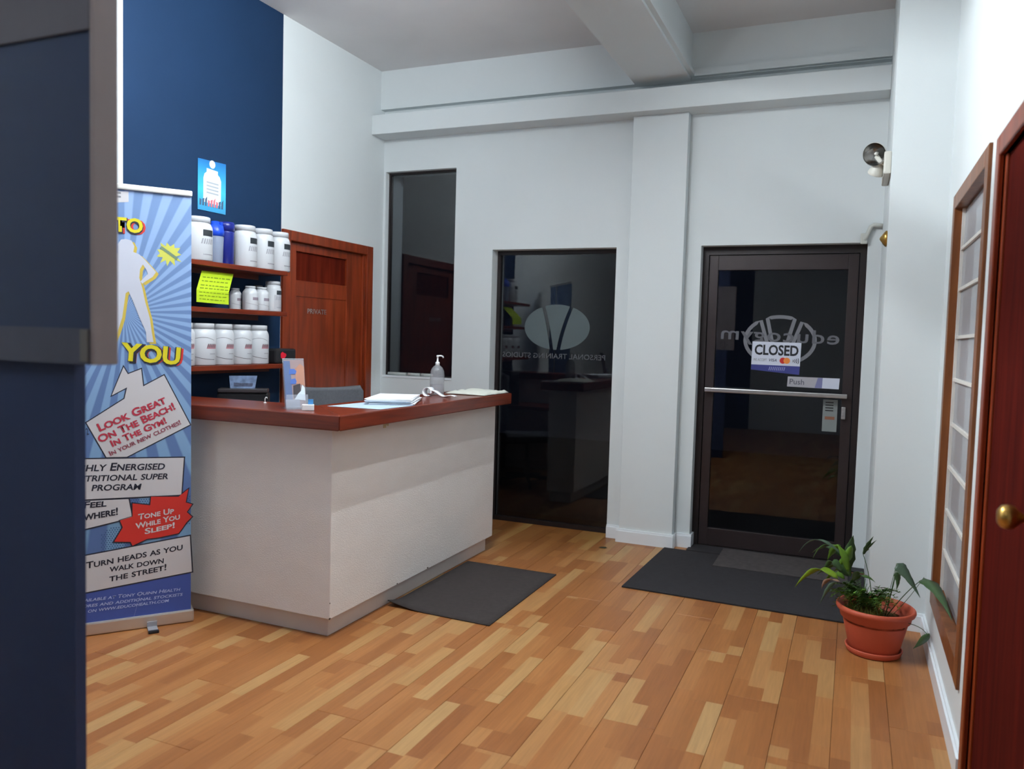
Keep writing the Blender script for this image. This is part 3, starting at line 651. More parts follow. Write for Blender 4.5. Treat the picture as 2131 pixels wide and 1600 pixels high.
# shaker bottles
sk = thing('shaker_bottle', (XB+.0, -1.966, zt), 'clear frosted shaker bottle with a bright blue flip lid on the top shelf', 'bottle')
frb = mat('frosted_plastic', (148, 160, 184), .35, alpha=.85); skb = mat('bright_blue_plastic', (24, 72, 200), .35); dkb = mat('deep_blue_plastic', (22, 34, 120), .3)
MB().lathe([(.040, 0), (.043, .005), (.048, .155), (.048, .16)], 24).build('cup', frb, sk)
MB().lathe([(.040, .01), (.0445, .115), (0, .116)], 20).build('powder', mat('pale_powder', (190, 196, 214), .9), sk)
MB().lathe([(.050, .156), (.051, .185), (.045, .215), (.024, .225), (.022, .243), (.0, .244)], 24).box(-.01, .03, .012, .03, .215, .24).build('lid', skb, sk)
dk = thing('shaker_bottle', (XB-.02, -1.860, zt), 'tall dark navy shaker bottle between the clear shaker and the white tubs', 'bottle')
MB().lathe([(.042, 0), (.046, .005), (.049, .19), (.049, .2)], 24).build('cup', dkb, dk); MB().lathe([(.051, .198), (.051, .235), (.046, .252), (0, .253)], 24).build('lid', dkb, dk)
# middle shelf
put('small', -2.262, zm, .048, .155, 'small white bottle at the banner edge on the middle shelf', 'small white bottles on the middle shelf')
sm = put('small', -1.668, zm, .047, .148, 'small white bottle, left of the front pair on the middle shelf', 'small white bottles on the middle shelf')
c = copy_tree(sm); c.location = (XB, -1.568, zm); c['label'] = 'small white bottle, right of the front pair on the middle shelf'
c = copy_tree(sm); c.location = (XB-.09, -1.70, zm); c['label'] = 'small white bottle half hidden behind the front pair on the middle shelf'; c.scale = (.8, .8, .9)
put('dark', -1.462, zm, .053, .192, 'tallest white bottle with grey label at the end of the middle shelf', 'white bottles on the middle shelf')
c = put('small', -1.485, zm, .038, .165, 'white bottle mostly hidden behind the tallest one on the middle shelf', 'small white bottles on the middle shelf', x=XB-.095)
# lowest shelf
rt = put('red', -2.066, zl, .080, .240, 'large white tub with a faded red label, first full one right of the banner', 'large white tubs on the lowest shelf')
for y, lb in ((-2.228, 'large white tub with a faded red label, cut off by the banner edge'), (-1.910, 'large white tub with a faded red label, second full one right of the banner'), (-1.755, 'large white tub with a faded red label, third full one right of the banner'), (-1.605, 'large white tub with a faded red label, last one beside the black box')):
    c = copy_tree(rt); c.location = (XB, y, zl); c['label'] = lb
    if y > -2.0: c.scale = (.9, .9, 1.0)
bx = thing('black_box', (-3.44, -1.41, zl), 'black rounded case with a red printed mark at the right end of the lowest shelf', 'box')
MB().cbox(-.06, .07, -.105, .095, 0, .095, .014).build('case', darkpl, bx)
rd = MB(); random.seed(2); pts = []
for i in range(14): a = 2*PI*i/14; r = .027*random.uniform(.8, 1.15); pts.append((.0715, -.036+r*math.cos(a), .052+r*math.sin(a)*.85))
rd.add(pts, [tuple(range(14))]).build('red_mark', mat('bright_red_print', (220, 24, 52), .5), bx)
# green folded note
gn = thing('folded_note', (-3.37, -1.95, 1.787), 'folded fluorescent green notice with handwriting hanging from the top shelf', 'note')
gm = mat('fluorescent_green_paper', (178, 206, 26), .6, var=.04)
NT = [(-3.420, -2.093, 1.763), (-3.420, -1.842, 1.765)]; NC = [(-3.345, -2.207, 1.650), (-3.345, -1.961, 1.649)]; NB = [(-3.340, -2.212, 1.581), (-3.340, -1.966, 1.577)]
Q = [Vector(p)-Vector((-3.37, -1.95, 1.787)) for p in NT+NC+NB]
g1 = MB().add([Q[0], Q[1], Q[3], Q[2], Q[4], Q[5]], [(0, 1, 2, 3), (3, 2, 5, 4)]).build('note_sheet', gm, gn); md = g1.modifiers.new('s', 'SOLIDIFY'); md.thickness = .0012
sc = MB(); random.seed(9)
def lines_on(a, b, c, d, ts):
    for t in ts:
        x = .08
        while x < .88:
            L_ = random.uniform(.05, .14); p = []
            for (u, v) in ((x, t), (x+L_, t), (x+L_, t+.05), (x, t+.05)):
                top = a.lerp(b, u); bot = d.lerp(c, u); q = top.lerp(bot, v); p.append(q+Vector((.0016, -.0012, 0)))
            sc.add(p, [(0, 1, 2, 3)]); x += L_+.035
lines_on(Q[0], Q[1], Q[3], Q[2], [.3, .5, .72, .88]); lines_on(Q[2], Q[3], Q[5], Q[4], [.15, .42, .7])
sc.build('handwriting', mat('note_ink', (110, 132, 14), .7), gn)['kind'] = 'stuff'
# poster on blue wall
po = thing('product_poster', (XL+.002, -1.877, 2.13), 'small bright cyan poster showing a white tub, on the blue wall', 'poster', rz=PI/2)
# local x -> +world y, -y local -> +world x
pm_ = bpy.data.materials.new('cyan_print'); pm_.use_nodes = True; N_ = pm_.node_tree.nodes; L_2 = pm_.node_tree.links
tc_ = N_.new('ShaderNodeTexCoord'); sp_ = N_.new('ShaderNodeSeparateXYZ'); rr_ = N_.new('ShaderNodeMapRange'); rr_.inputs[2].default_value = .3; cr_ = N_.new('ShaderNodeValToRGB')
L_2.new(tc_.outputs['Object'], sp_.inputs[0]); L_2.new(sp_.outputs[2], rr_.inputs[0]); L_2.new(rr_.outputs[0], cr_.inputs[0]); L_2.new(cr_.outputs[0], N_['Principled BSDF'].inputs['Base Color'])
cr_.color_ramp.elements[0].color = srgb(60, 150, 200); cr_.color_ramp.elements[1].color = srgb(30, 110, 180); q = cr_.color_ramp.elements.new(.4); q.color = srgb(70, 196, 240)
sheet_poly([(-.112, 0), (.112, 0), (.112, .302), (-.112, .294)], -.002, pm_, po, 'poster_sheet', .001)
pw_ = mat('poster_white', (226, 234, 240), .5)
sheet_poly([(-.07, .05), (.07, .045), (.072, .19), (.06, .215), (.045, .225), (.045, .245), (-.045, .25), (-.045, .228), (-.062, .215), (-.07, .19)], -.003, pw_, po, 'printed_tub', .0005)
disc(0, .278, .024, -.003, pw_, po, 'printed_badge', 14)
for k in range(9): sheet_poly([(-.10+.022*k, .028), (-.088+.022*k, .028), (-.084+.022*k, .06+.012*(k % 3)), (-.10+.022*k, .066)], -.0036, mat('poster_coral', (220, 120, 130), .5) if 2 < k < 7 else mat('poster_slate', (70, 92, 120), .5), po, 'printed_figure', .0004)
for k in range(4): sheet_poly([(-.045, .165-.02*k), (.05, .163-.02*k), (.05, .171-.02*k), (-.045, .173-.02*k)], -.0036, mat('poster_grey', (170, 180, 190), .5), po, 'printed_line', .0004)

# sill objects
for i, (xa, xb) in enumerate(((-3.50, -3.33), (-3.315, -3.20), (-3.19, -3.09))):
    t = thing('rolled_paper', ((xa+xb)/2, .028, 1.1015), ['longest rolled white paper at the left of the narrow window sill', 'middle rolled white paper on the narrow window sill', 'shortest rolled white paper, partly behind the pump bottle, on the window sill'][i], 'paper roll', 'paper rolls on the window sill')
    L_ = (xb-xa)/2
    MB().tube([(-L_, 0, .013), (L_, 0, .012)], .0125, 12).build('roll', mat('grey_white_roll', (176, 182, 180), .7), t)

# ================================================================ mats
rub = mat('charcoal_rubber_mat', (54, 47, 46), .9, var=.12, vscale=40, bump=.6, bscale=350)
m1 = thing('floor_mat', (-1.9, -1.53, .0005), 'dark grey rubber mat with a lifted corner beside the counter', 'mat')
mm = MB(); nx, ny = 14, 18; vs = []
for i in range(nx+1):
    for j in range(ny+1):
        u, v = i/nx, j/ny
        x = -.298+.60*u; y = -.49+.95*v-.03*u*(1-v)*0
        lift = .028*max(0, 1-math.hypot(u/.35, v/.14))**1.5
        vs.append((x, y-.02*(1-v)*u, .006+lift))
mm.add(vs, [(i*(ny+1)+j, (i+1)*(ny+1)+j, (i+1)*(ny+1)+j+1, i*(ny+1)+j+1) for i in range(nx) for j in range(ny)], 0, True)
o = mm.build('mat_sheet', rub, m1); md = o.modifiers.new('s', 'SOLIDIFY'); md.thickness = .005; md.offset = -1
m2 = thing('door_mat', (-.53, -.64, .0005), 'large black mat in front of the entrance door', 'mat', rz=-.03)
bk_m = mat('black_entrance_mat', (34, 31, 35), .95, var=.15, vscale=30, bump=.6, bscale=300)
MB().cbox(-.635, .645, -.49, .51, 0, .009, .003).build('mat_sheet', bk_m, m2)
m3 = thing('threshold_mat', (-.37, -.185, .0098), 'worn brown-grey strip mat lying on the black mat at the door', 'mat')
MB().cbox(-.40, .40, -.235, .235, 0, .004, .0015).build('mat_sheet', mat('worn_brown_mat', (66, 60, 60), .95, var=.2, vscale=25), m3)
fl_leaf = tag(MB().add([(-.03, 0, .001), (-.01, -.02, .004), (.02, -.015, .006), (.035, .004, .003), (.015, .02, .005), (-.015, .016, .003)], [tuple(range(6))]).build('fallen_leaf', mat('dry_dark_leaf', (52, 54, 34), .8), None, loc=(-1.535, -.31, 0)), 'small dark fallen leaf on the boards before the pilaster', 'leaf')

# ================================================================ roll-up banner
BA = math.atan2(.796, .605)
bn = thing('roll_up_banner', (-2.908-.425*.605, -2.648-.425*.796, 0), 'tall blue comic-style roll-up banner with yellow and red lettering', 'banner', rz=BA)
def K(sz): return (.425-sz[0], sz[1])
bnm = bpy.data.materials.new('sunburst_print'); bnm.use_nodes = True; N_ = bnm.node_tree.nodes; L_ = bnm.node_tree.links
tc_ = N_.new('ShaderNodeTexCoord'); sp_ = N_.new('ShaderNodeSeparateXYZ'); L_.new(tc_.outputs['Object'], sp_.inputs[0])
def mth(op, a, b=None):
    n = N_.new('ShaderNodeMath'); n.operation = op
    for i, v in enumerate((a, b)):
        if v is None: continue
        if isinstance(v, (int, float)): n.inputs[i].default_value = v
        else: L_.new(v, n.inputs[i])
    return n.outputs[0]
ang = mth('ARCTAN2', mth('SUBTRACT', sp_.outputs[2], 1.50), mth('SUBTRACT', sp_.outputs[0], .425-.31))
sn = mth('SINE', mth('MULTIPLY', ang, 44.0)); mr_ = N_.new('ShaderNodeMapRange'); mr_.inputs[1].default_value = -.25; mr_.inputs[2].default_value = .25; L_.new(sn, mr_.inputs[0])
zz = N_.new('ShaderNodeMapRange'); zz.inputs[1].default_value = .5; zz.inputs[2].default_value = 2.0; L_.new(sp_.outputs[2], zz.inputs[0])
ca = N_.new('ShaderNodeMix'); ca.data_type = 'RGBA'; ca.inputs[6].default_value = srgb(112, 152, 188); ca.inputs[7].default_value = srgb(140, 168, 212); L_.new(zz.outputs[0], ca.inputs[0])
cb_ = N_.new('ShaderNodeMix'); cb_.data_type = 'RGBA'; cb_.inputs[6].default_value = srgb(78, 106, 156); cb_.inputs[7].default_value = srgb(106, 136, 182); L_.new(zz.outputs[0], cb_.inputs[0])
cc = N_.new('ShaderNodeMix'); cc.data_type = 'RGBA'; L_.new(mr_.outputs[0], cc.inputs[0]); L_.new(ca.outputs[2], cc.inputs[6]); L_.new(cb_.outputs[2], cc.inputs[7])
L_.new(cc.outputs[2], N_['Principled BSDF'].inputs['Base Color']); N_['Principled BSDF'].inputs['Roughness'].default_value = .55
Y0 = .010
sheet_poly([(-.41, .05), (.408, .05), (.402, 2.065), (-.41, 2.065)], Y0, bnm, bn, 'printed_sheet', .001)
alu = mat('satin_aluminium', (206, 200, 196), .35, metal=.75, var=.04)
MB().cbox(-.425, .422, 0, .10, .002, .062, .008).build('base_cassette', alu, bn)
MB().cbox(-.415, .405, -.002, .022, 2.058, 2.084, .006).build('top_rail', mat('pale_top_rail', (220, 220, 216), .4, metal=.2), bn)
MB().cbox(-.005, .005, .06, .07, .06, 2.06, .003).build('support_pole', alu, bn)
for sx in (.192, .66):
    x = .425-sx
    MB().cbox(x-.022, x+.022, -.075, .12, .001, .008, .003).box(x-.022, x+.022, -.006, 0, .004, .03).build('foot', mat('grey_foot', (150, 150, 156), .4), bn)
    MB().cbox(x-.023, x+.023, -.092, -.073, .0, .014, .004).build('foot_cap', darkpl, bn)
ly_ = [Y0]
def lay(n): return Y0-.0007*n
ink = mat('banner_black', (26, 30, 48), .6); cream = mat('banner_white', (196, 194, 198), .6); redb = mat('banner_red', (196, 44, 36), .6); pur = mat('banner_blue', (62, 84, 160), .6)
yel = mat('banner_yellow', (208, 196, 24), .6); gold = mat('banner_gold', (196, 172, 70), .6); dred = mat('banner_crimson', (176, 44, 66), .6); teal = mat('banner_halftone', (86, 150, 190), .6)
def grow(pts, d):
    cx = sum(p[0] for p in pts)/len(pts); cz = sum(p[1] for p in pts)/len(pts)
    out = []; n = len(pts)
    ar = sum(pts[i][0]*pts[(i+1) % n][1]-pts[(i+1) % n][0]*pts[i][1] for i in range(n)); sg = 1 if ar > 0 else -1
    for i in range(n):
        a = Vector(pts[i-1]); b = Vector(pts[i]); c = Vector(pts[(i+1) % n])
        e1 = (b-a).normalized(); e2 = (c-b).normalized(); n1 = Vector((e1.y, -e1.x))*sg; n2 = Vector((e2.y, -e2.x))*sg
        m = (n1+n2); m = m/max(.35, (1+n1.dot(n2))) if m.length > 1e-6 else n1
        if m.length > 2.2: m = m.normalized()*2.2
        out.append(tuple(b+m*d))
    return out
def panel(pts, m, n, name, edge=.006):
    P = [K(p) for p in pts]
    sheet_poly(grow(P, edge), lay(n), ink, bn, name+'_outline'); sheet_poly(P, lay(n+1), m, bn, name)
def ext(a, b, f): return (a[0]+(a[0]-b[0])*f, a[1]+(a[1]-b[1])*f)
def btext(t, a, b, h, m, n, **k): text_on(t, K(a), K(b), h, m, bn, lay(n), **k)
# silhouette figure
fig = [(0.305, 1.835), (0.281, 1.830), (0.269, 1.805), (0.273, 1.778), (0.248, 1.769), (0.225, 1.746), (0.177, 1.692), (0.191, 1.669), (0.236, 1.635), (0.243, 1.645), (0.212, 1.681), (0.216, 1.696), (0.233, 1.724), (0.245, 1.701), (0.248, 1.661), (0.236, 1.617), (0.222, 1.547), (0.203, 1.476), (0.195, 1.413), (0.187, 1.364), (0.216, 1.363), (0.220, 1.413), (0.248, 1.479), (0.276, 1.555), (0.293, 1.596), (0.305, 1.587), (0.319, 1.476), (0.338, 1.409), (0.353, 1.369), (0.372, 1.373), (0.360, 1.431), (0.352, 1.497), (0.352, 1.584), (0.340, 1.651), (0.348, 1.694), (0.355, 1.726), (0.375, 1.692), (0.383, 1.659), (0.356, 1.632), (0.368, 1.610), (0.411, 1.653), (0.391, 1.723), (0.360, 1.758), (0.337, 1.769), (0.338, 1.808), (0.324, 1.831)]
P_ = [K(p) for p in fig]
sheet_poly([(x+.012, z-.008) for x, z in P_], lay(1), gold, bn, 'figure_shadow'); sheet_poly(P_, lay(2), mat('figure_white', (190, 194, 208), .6), bn, 'figure_silhouette')
# corner tag at top
sheet_poly([K(p) for p in ((0.520, 2.038), (0.293, 2.051), (0.293, 2.004), (0.520, 1.971))], lay(1), cream, bn, 'corner_tag')
for k in range(2): sheet_poly([(.425-.345-.03, 2.045-.017*k), (.425-.345+.02, 2.045-.017*k), (.425-.345+.02, 2.037-.017*k), (.425-.345-.03, 2.037-.017*k)], lay(2), grey_ink, bn, 'tag_print')
# small yellow burst
def burst(c, r1, r2, n, rx=1, seed=1):
    random.seed(seed); return [(c[0]+rx*(r1 if i % 2 else r2)*math.cos(PI*i/n)*random.uniform(.88, 1.1), c[1]+(r1 if i % 2 else r2)*math.sin(PI*i/n)*random.uniform(.88, 1.1)) for i in range(2*n)]
bc = K((0.121, 1.781)); sheet_poly(burst(bc, .036, .060, 11), lay(1), mat('pale_yellow', (196, 196, 84), .6), bn, 'small_burst')
sheet_poly([(bc[0]-.040, bc[1]+.024), (bc[0]-.032, bc[1]+.034), (bc[0]+.040, bc[1]-.016), (bc[0]+.034, bc[1]-.028)], lay(2), mat('burst_stripe', (104, 128, 104), .6), bn, 'burst_stripe')
def comic(t, a, b, h, n):
    A, B_ = K(a), K(b)
    for dx, dz, m, bo, k in ((.012, -.006, redb, .045, 0), (.003, -.004, ink, .075, 1), (0, 0, yel, .035, 2)):
        text_on(t, (A[0]+dx, A[1]+dz), (B_[0]+dx, B_[1]+dz), h, m, bn, lay(n+k), bold=bo, shear=-.0, name='comic_letters')
comic('HOW TO', (0.594, 1.866), (0.233, 1.869), .062, 3)
# big speech bubble
bub = [(0.314, 1.246), (0.363, 1.115), (0.299, 1.152), (0.310, 1.099), (0.466, 0.991), (0.385, 0.829), (0.300, 0.827), (0.025, 0.970), (0.141, 1.208), (0.231, 1.156), (0.240, 1.237), (0.296, 1.213)]
panel(bub, cream, 1, 'speech_panel', .005)
comic('YOU', (0.329, 1.281), (0.073, 1.261), .078, 3)
btext('Look Great', (0.412, 0.950), (0.128, 1.078), .036, dred, 4, smallcaps=True, bold=.03)
btext('On The Beach!', (0.412, 0.897), (0.089, 1.048), .034, dred, 4, smallcaps=True, bold=.03)
btext('In The Gym!', (0.360, 0.877), (0.127, 0.982), .030, dred, 4, smallcaps=True, bold=.03)
btext('In your new clothes!', (0.368, 0.835), (0.064, 0.975), .022, mat('banner_plum', (140, 60, 80), .6), 4, smallcaps=True, bold=.02)
btext('2', (0.465, 0.936), (0.455, 0.938), .03, ink, 4)
# halftone dots region
for (u0, v0, u1, v1) in ():
    pass
ht = MB()
for c0 in (K((0.339, 0.429)), K((0.031, 0.553)), K((0.227, 0.620))):
    for i in range(-6, 7):
        for j in range(-8, 9):
            if i*i+j*j < 60:
                x = c0[0]+i*.011+(j % 2)*.0055; z = c0[1]+j*.0095
                if x < .40: ht.add([(x-.0035, lay(1), z), (x, lay(1), z-.0035), (x+.0035, lay(1), z), (x, lay(1), z+.0035)], [(0, 1, 2, 3)])
h_ = ht.build('halftone_dots', mat('halftone_navy', (52, 84, 130), .6), bn); h_['kind'] = 'stuff'
# panels
panel([(.80, .835), (0.052, 0.810), (0.063, 0.631), (.80, .645)], cream, 2, 'text_panel')
btext('Highly Energised', ext((0.467, 0.769), (0.136, 0.759), .27), (0.136, 0.759), .036, ink, 4, smallcaps=True, bold=.02, shear=.15)
btext('nutritional super', ext((0.467, 0.722), (0.122, 0.712), .20), (0.122, 0.712), .033, ink, 4, smallcaps=True, bold=.02, shear=.15)
btext('program', (0.447, 0.677), (0.238, 0.669), .034, ink, 4, smallcaps=True, bold=.02, shear=.15)
panel([(.80, .640), (0.293, 0.627), (0.278, 0.539), (.80, .44)], cream, 2, 'text_panel')
btext('Feel', (0.479, 0.599), (0.385, 0.601), .030, ink, 4, bold=.03, smallcaps=True, shear=.1)
btext('everywhere!', ext((0.470, 0.543), (0.335, 0.558), .85), (0.335, 0.558), .033, ink, 4, bold=.03, smallcaps=True, shear=.1)
bst = [(0.276, 0.605), (0.200, 0.590), (0.196, 0.631), (0.075, 0.622), (0.031, 0.657), (0.043, 0.592), (0.014, 0.580), (0.038, 0.544), (0.014, 0.519), (0.040, 0.493), (0.058, 0.466), (0.074, 0.444), (0.163, 0.432), (0.214, 0.430), (0.276, 0.404), (0.284, 0.423), (0.353, 0.431), (0.317, 0.495), (0.329, 0.528), (0.276, 0.542)]
panel(bst, redb, 3, 'red_burst', .005)
btext('Tone Up', (0.250, 0.526), (0.094, 0.544), .026, cream, 5, smallcaps=True, bold=.025, shear=.1)
btext('While You', (0.260, 0.483), (0.066, 0.514), .026, cream, 5, smallcaps=True, bold=.025, shear=.1)
btext('Sleep!', (0.223, 0.454), (0.089, 0.474), .026, cream, 5, smallcaps=True, bold=.025, shear=.1)
panel([(.81, .34), (.0235, .425), (0.013, 0.248), (.81, .175)], cream, 2, 'text_panel')
btext('Turn heads as you', (0.467, 0.317), (0.053, 0.362), .030, ink, 4, smallcaps=True, bold=.02, shear=.1)
btext('walk down', (0.371, 0.290), (0.138, 0.306), .028, ink, 4, smallcaps=True, bold=.02, shear=.1)
btext('the street!', (0.372, 0.244), (0.126, 0.271), .029, ink, 4, smallcaps=True, bold=.02, shear=.1)
sheet_poly([K(p) for p in ((.81, .175), (.018, .245), (.018, .0615), (.81, .0615))], lay(1), pur, bn, 'foot_panel')
pl = mat('banner_lilac', (176, 190, 230), .6)
btext('Available at Tony Quinn Health', ext((0.466, 0.162), (0.065, 0.160), .12), (0.065, 0.160), .0165, pl, 3, smallcaps=True, shear=.2, bold=.01)
btext('stores and additional stockists', ext((0.466, 0.135), (0.054, 0.134), .11), (0.054, 0.134), .0165, pl, 3, smallcaps=True, shear=.2, bold=.01)
btext('on www.educohealth.com', (0.462, 0.109), (0.116, 0.112), .0165, pl, 3, smallcaps=True, shear=.2, bold=.01)

# ================================================================ emergency flood and wall fittings
ef = thing('twin_spotlight', (XN, -1.0, 2.35), 'white emergency spotlight with a silver reflector high beside the entrance door', 'light fitting')
MB().cbox(-.035, 0, -.05, .30, -.03, .085, .008).build('housing', mat('ivory_plastic', (206, 204, 196), .5), ef)
def head(p, d, r, nm):
    d = Vector(d).normalized(); q = d.to_track_quat('Z', 'Y').to_matrix().to_4x4(); m = Matrix.Translation(p) @ q
    h = MB().lathe([(.012, -.055), (r*.6, -.045), (r*.95, -.005), (r, .006), (r*.97, .010)], 28, mtx=m, cap=False).build('lamp_head', mat('ivory_plastic', (206, 204, 196), .5), ef)
    MB().lathe([(.004, -.038), (r*.55, -.030), (r*.9, 0), (r*.95, .008)], 28, mtx=m, cap=False).build('reflector', mat('chrome_reflector', (150, 150, 150), .18, metal=1.), h)
    MB().lathe([(.007, -.036), (.009, -.015), (.006, -.004), (.001, -.001)], 12, mtx=m).build('bulb', mat('bulb_glass', (236, 236, 230), .1), h)
head((-.078, .01, .085), (-.35, -.85, -.30), .060, 'a')
MB().tube([(-.02, .02, .03), (-.05, .03, .05), (-.07, .04, .08)], .012, 8).build('bracket', mat('ivory_plastic', (206, 204, 196), .5), ef)
head((-.068, .08, .005), (-.3, .5, -.8), .040, 'b')
be = thing('brass_bell', (XN, -1.02, 1.995), 'small tarnished brass fitting on the wall edge below the spotlight', 'bell')
MB().lathe([(.04, 0), (.042, .006), (.032, .016), (.014, .028), (.006, .034), (0, .035)], 20, mtx=Matrix.Rotation(-PI/2, 4, 'Y')).build('bell_dome', brass, be)
cc_ = thing('cable_cover', (.045, -.006, 2.10), 'white bent cable cover at the top right corner of the entrance door', 'cable cover')
MB().tube([(.08, -.02, .10), (.03, -.02, .105), (.012, -.02, .095), (-.005, -.02, .05), (-.02, -.02, .01)], .014, 10).cbox(-.045, -.005, -.03, .0, -.012, .055, .006).build('conduit', mat('grey_white_plastic', (196, 198, 192), .5), cc_)

# ================================================================ potted plant
px, py = .150, -1.50
pp = thing('potted_plant', (px, py, 0), 'terracotta pot of green leafy plants against the white wall return', 'plant')
terra = mat('terracotta_plastic', (190, 84, 58), .55, var=.04, vscale=4)
MB().lathe([(.0, .0), (.108, .0), (.118, .005), (.126, .028), (.123, .032), (.119, .03), (.114, .010), (.0, .008)], 40, cap=False).build('saucer', terra, pp)
MB().lathe([(.0, .012), (.104, .012), (.108, .016), (.139, .145), (.142, .160), (.153, .168), (.158, .195), (.170, .202), (.174, .212), (.172, .222), (.165, .227), (.158, .222), (.150, .200), (.140, .150), (.0, .150)], 48, cap=False).build('pot', terra, pp)
random.seed(21)
soil = MB(); n = 22; vs = []
for i in range(n+1):
    for j in range(n+1):
        x = -.142+.284*i/n; y = -.142+.284*j/n; r = math.hypot(x, y); k = min(1, .142/r) if r else 1
        vs.append((x*k, y*k, .160+random.uniform(-.004, .008)+.055*max(0, 1-math.hypot(x+.055, y)/.11)))
soil.add(vs, [(i*(n+1)+j, (i+1)*(n+1)+j, (i+1)*(n+1)+j+1, i*(n+1)+j+1) for i in range(n) for j in range(n)], 0, True)
soil.build('soil', mat('mossy_soil', (86, 62, 30), .95, var=.4, vscale=22), pp)
def leafmat(nm, col): return mat(nm, col, .45, var=.18, vscale=14)
lg = leafmat('bright_leaf', (92, 132, 34)); dg = leafmat('dark_leaf', (56, 84, 46)); gg = leafmat('grey_leaf', (70, 92, 74)); dry = leafmat('dry_leaf', (150, 116, 96)); fg = leafmat('fern_leaf', (70, 104, 48)); yg = leafmat('lime_leaf', (120, 154, 36))
def bez(a, b, c, n):
    return [a*(1-t)**2+b*2*t*(1-t)+c*t*t for t in [i/n for i in range(n+1)]]
def blade(p0, p1, p2, w, m, name='leaf', fold=.25, wav=.0, wf=None, side=None):
    P = bez(Vector(p0), Vector(p1), Vector(p2), 12); vs = []
    for i, p in enumerate(P):
        t = i/12; d = (P[min(i+1, 12)]-P[max(i-1, 0)]).normalized()
        sd = side or Vector((RT.x, RT.y, RT.z)); sd = (Vector(sd)-d*Vector(sd).dot(d)).normalized(); up = sd.cross(d)
        f = wf(t) if wf else math.sin(PI*min(1, t*1.02)**.75)
        ww = w*max(.02, f)*(1+wav*math.sin(t*23)); vs += [tuple(p+sd*ww+up*ww*fold), tuple(p), tuple(p-sd*ww+up*ww*fold)]
    fs = []
    for i in range(12): fs += [(3*i, 3*i+1, 3*i+4, 3*i+3), (3*i+1, 3*i+2, 3*i+5, 3*i+4)]
    o = MB().add(vs, fs, 0, True).build(name, m, pp, recalc=False); md = o.modifiers.new('s', 'SOLIDIFY'); md.thickness = .0008; return o
def stem(p0, p1, p2, m=dg, r=.0022): MB().tube(bez(Vector(p0), Vector(p1), Vector(p2), 9), r, 6, taper=r*.7).build('stem', m, pp)
def LP(p): return Vector(p)-Vector((px, py, 0))
def arrow(t): return (t/.12 if t < .12 else 1-((t-.12)/.88)**1.1)*(1+.25*math.exp(-((t-.12)/.1)**2))
base = Vector((.0, .0, .17))
# right hand arrow leaves on wiry stems
def wl_(tip_base, mid, tip, w, m, y1=None, bs=(0.04, 0, .165)):
    a, b, c = LP(tip_base), LP(mid), LP(tip)
    bs = Vector(bs); stem(bs, (bs+a)/2+Vector((0.01, 0, .05)), a)
    blade(a, b, c, w, m, fold=.2, wav=.08, wf=arrow)
wl_((0.232, -1.500, 0.437), (0.278, -1.520, 0.396), (0.329, -1.560, 0.306), .030, gg)
wl_((0.233, -1.460, 0.385), (0.247, -1.470, 0.344), (0.234, -1.480, 0.304), .016, dg)
wl_((0.333, -1.660, 0.424), (0.377, -1.820, 0.435), (0.398, -2.100, 0.387), .036, dg)
stem((.05, 0, .165), (.12, .0, .24), LP((0.331, -1.660, 0.428)), dg, .0015); stem((.03, .02, .165), (.06, .03, .30), LP((0.231, -1.450, 0.424)), dg, .0015)
# upright tip leaf by the door jamb
stem((-.01, .05, .17), (-.02, .06, .33), LP((0.085, -1.420, 0.443)), dg); blade(LP((0.086, -1.420, 0.438)), LP((0.098, -1.420, 0.485)), LP((0.127, -1.420, 0.533)), .012, dg, wav=.2)
blade(LP((0.093, -1.420, 0.458)), LP((0.117, -1.420, 0.494)), LP((0.141, -1.420, 0.516)), .006, dg)
# big left leaves
big = [((0.018, -1.460, 0.343), (0.020, -1.460, 0.472), (0.038, -1.460, 0.535), .020, dg),
       ((0.025, -1.500, 0.343), (-0.022, -1.500, 0.429), (-0.114, -1.500, 0.334), .018, dg),
       ((-0.014, -1.470, 0.481), (-0.046, -1.470, 0.466), (-0.071, -1.470, 0.403), .014, lg),
       ((0.032, -1.490, 0.492), (0.021, -1.490, 0.409), (-0.040, -1.490, 0.354), .017, lg),
       ((-0.017, -1.560, 0.341), (-0.116, -1.560, 0.431), (-0.208, -1.560, 0.273), .015, yg),
       ((-0.007, -1.440, 0.322), (-0.118, -1.440, 0.366), (-0.159, -1.440, 0.300), .012, lg),
       ((-0.001, -1.420, 0.412), (-0.070, -1.420, 0.487), (-0.143, -1.420, 0.417), .012, dg),
       ((0.023, -1.520, 0.371), (0.004, -1.520, 0.461), (-0.033, -1.520, 0.497), .012, lg),
       ((-0.004, -1.540, 0.372), (-0.054, -1.540, 0.458), (-0.088, -1.540, 0.356), .014, dg),
       ((0.011, -1.430, 0.310), (-0.041, -1.430, 0.362), (-0.079, -1.430, 0.280), .012, lg),
       ((0.035, -1.500, 0.344), (0.006, -1.500, 0.421), (-0.018, -1.500, 0.476), .012, fg),
       ((0.046, -1.570, 0.342), (0.057, -1.570, 0.412), (0.095, -1.570, 0.383), .012, dg),
       ((-0.010, -1.580, 0.336), (-0.080, -1.580, 0.349), (-0.087, -1.580, 0.290), .010, dry),
       ((-0.026, -1.600, 0.335), (-0.057, -1.600, 0.323), (-0.092, -1.600, 0.221), .008, gg),
       ((0.033, -1.460, 0.298), (0.075, -1.460, 0.386), (0.145, -1.460, 0.322), .010, fg),
       ((0.010, -1.500, 0.422), (-0.126, -1.500, 0.580), (-0.202, -1.500, 0.429), .005, gg),
       ((0.021, -1.440, 0.420), (-0.093, -1.440, 0.536), (-0.141, -1.440, 0.386), .005, fg)]
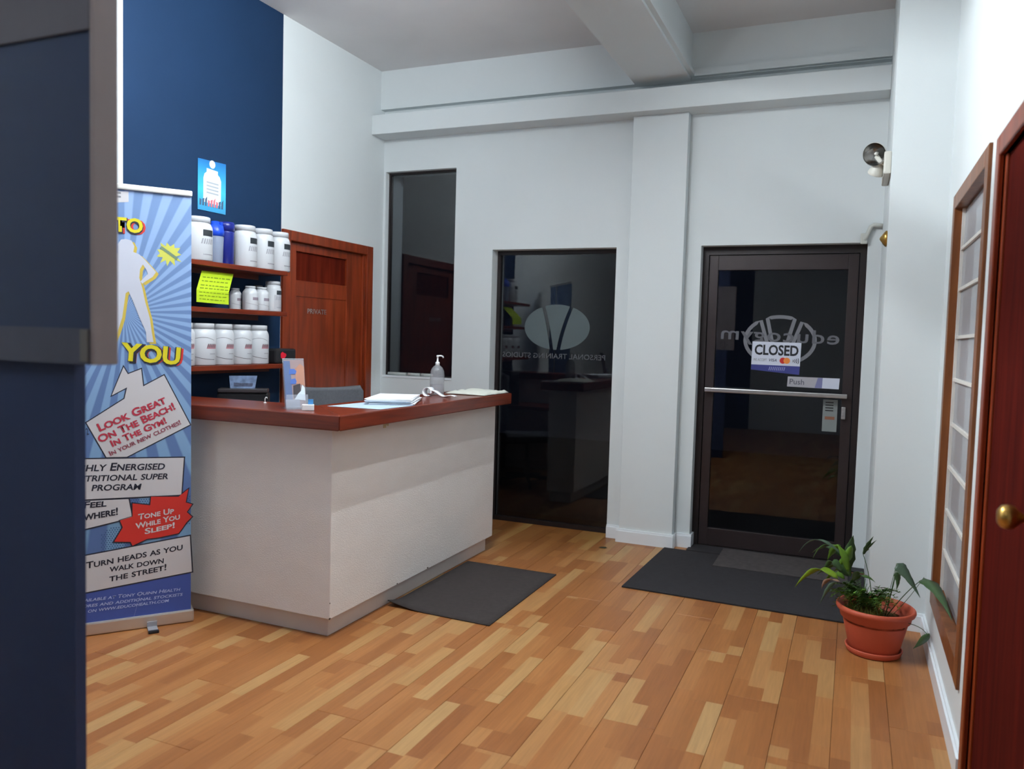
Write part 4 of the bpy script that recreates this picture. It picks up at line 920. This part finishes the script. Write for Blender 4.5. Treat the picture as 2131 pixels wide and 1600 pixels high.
for (a, b, c, w, m) in big:
    A, B_, Cc = [LP(q) for q in (a, b, c)]
    blade(A, B_, Cc, w*1.45, m, wav=.12)
for k in range(7):
    a = random.uniform(0, 2*PI); stem((-.05+.02*math.cos(a), .02*math.sin(a), .165), (-.06, .0, .26), (-.06+.04*math.cos(a), .04*math.sin(a), .30+random.uniform(0, .06)), fg, .0018)
# feathery asparagus fern sprays
for k in range(46):
    a = random.uniform(0, 2*PI); L_ = random.uniform(.10, .21); cx0, cy0 = -.045+random.uniform(-.05, .05), random.uniform(-.04, .05)
    tip = Vector((cx0+math.cos(a)*L_*.9, cy0+math.sin(a)*L_*.6, .20+random.uniform(0, .10))); P = bez(Vector((cx0, cy0, .17)), Vector((cx0+math.cos(a)*L_*.4, cy0, .33)), tip, 14)
    mb = MB().tube(P, .0012, 4)
    for i in range(2, 15):
        p = P[i]; ll = .026*math.sin(PI*i/16)+.006
        for s in (-1, 1):
            for q in range(2):
                d = Vector((random.uniform(-.4, .4), s*1., random.uniform(-.3, .5))).normalized()*ll; w = Vector((.0034, 0, .0016)); o = Vector((random.uniform(-.004, .004), 0, 0))
                d = Vector((d.y*.6+d.x, d.y*.8, d.z)); mb.add([p+o, p+o+d*.5+w, p+o+d, p+o+d*.5-w], [(0, 1, 2, 3)])
    mb.build('fern_frond', fg if k % 3 else lg, pp, recalc=False)
# moss tufts
mb = MB()
for k in range(700):
    a = random.uniform(0, 2*PI); r = random.uniform(0, .085); x = -.055+r*math.cos(a); y = r*math.sin(a)*1.1
    if math.hypot(x, y) > .138: continue
    h = random.uniform(.02, .05); dx, dy = random.uniform(-.012, .012), random.uniform(-.012, .012)
    mb.add([(x-.0015, y, .17), (x+.0015, y, .17), (x+dx, y+dy, .185+h)], [(0, 1, 2)])
ms = mb.build('moss', mat('olive_moss', (112, 112, 44), .9, var=.3, vscale=30), pp, recalc=False); ms['kind'] = 'stuff'
# trailing low leaf behind pot
stem((.10, -.06, .18), (.19, -.10, .20), LP((0.366, -1.620, 0.152)), dg, .0018); blade(LP((0.369, -1.620, 0.168)), LP((0.353, -1.620, 0.128)), LP((0.307, -1.620, 0.086)), .020, dg)
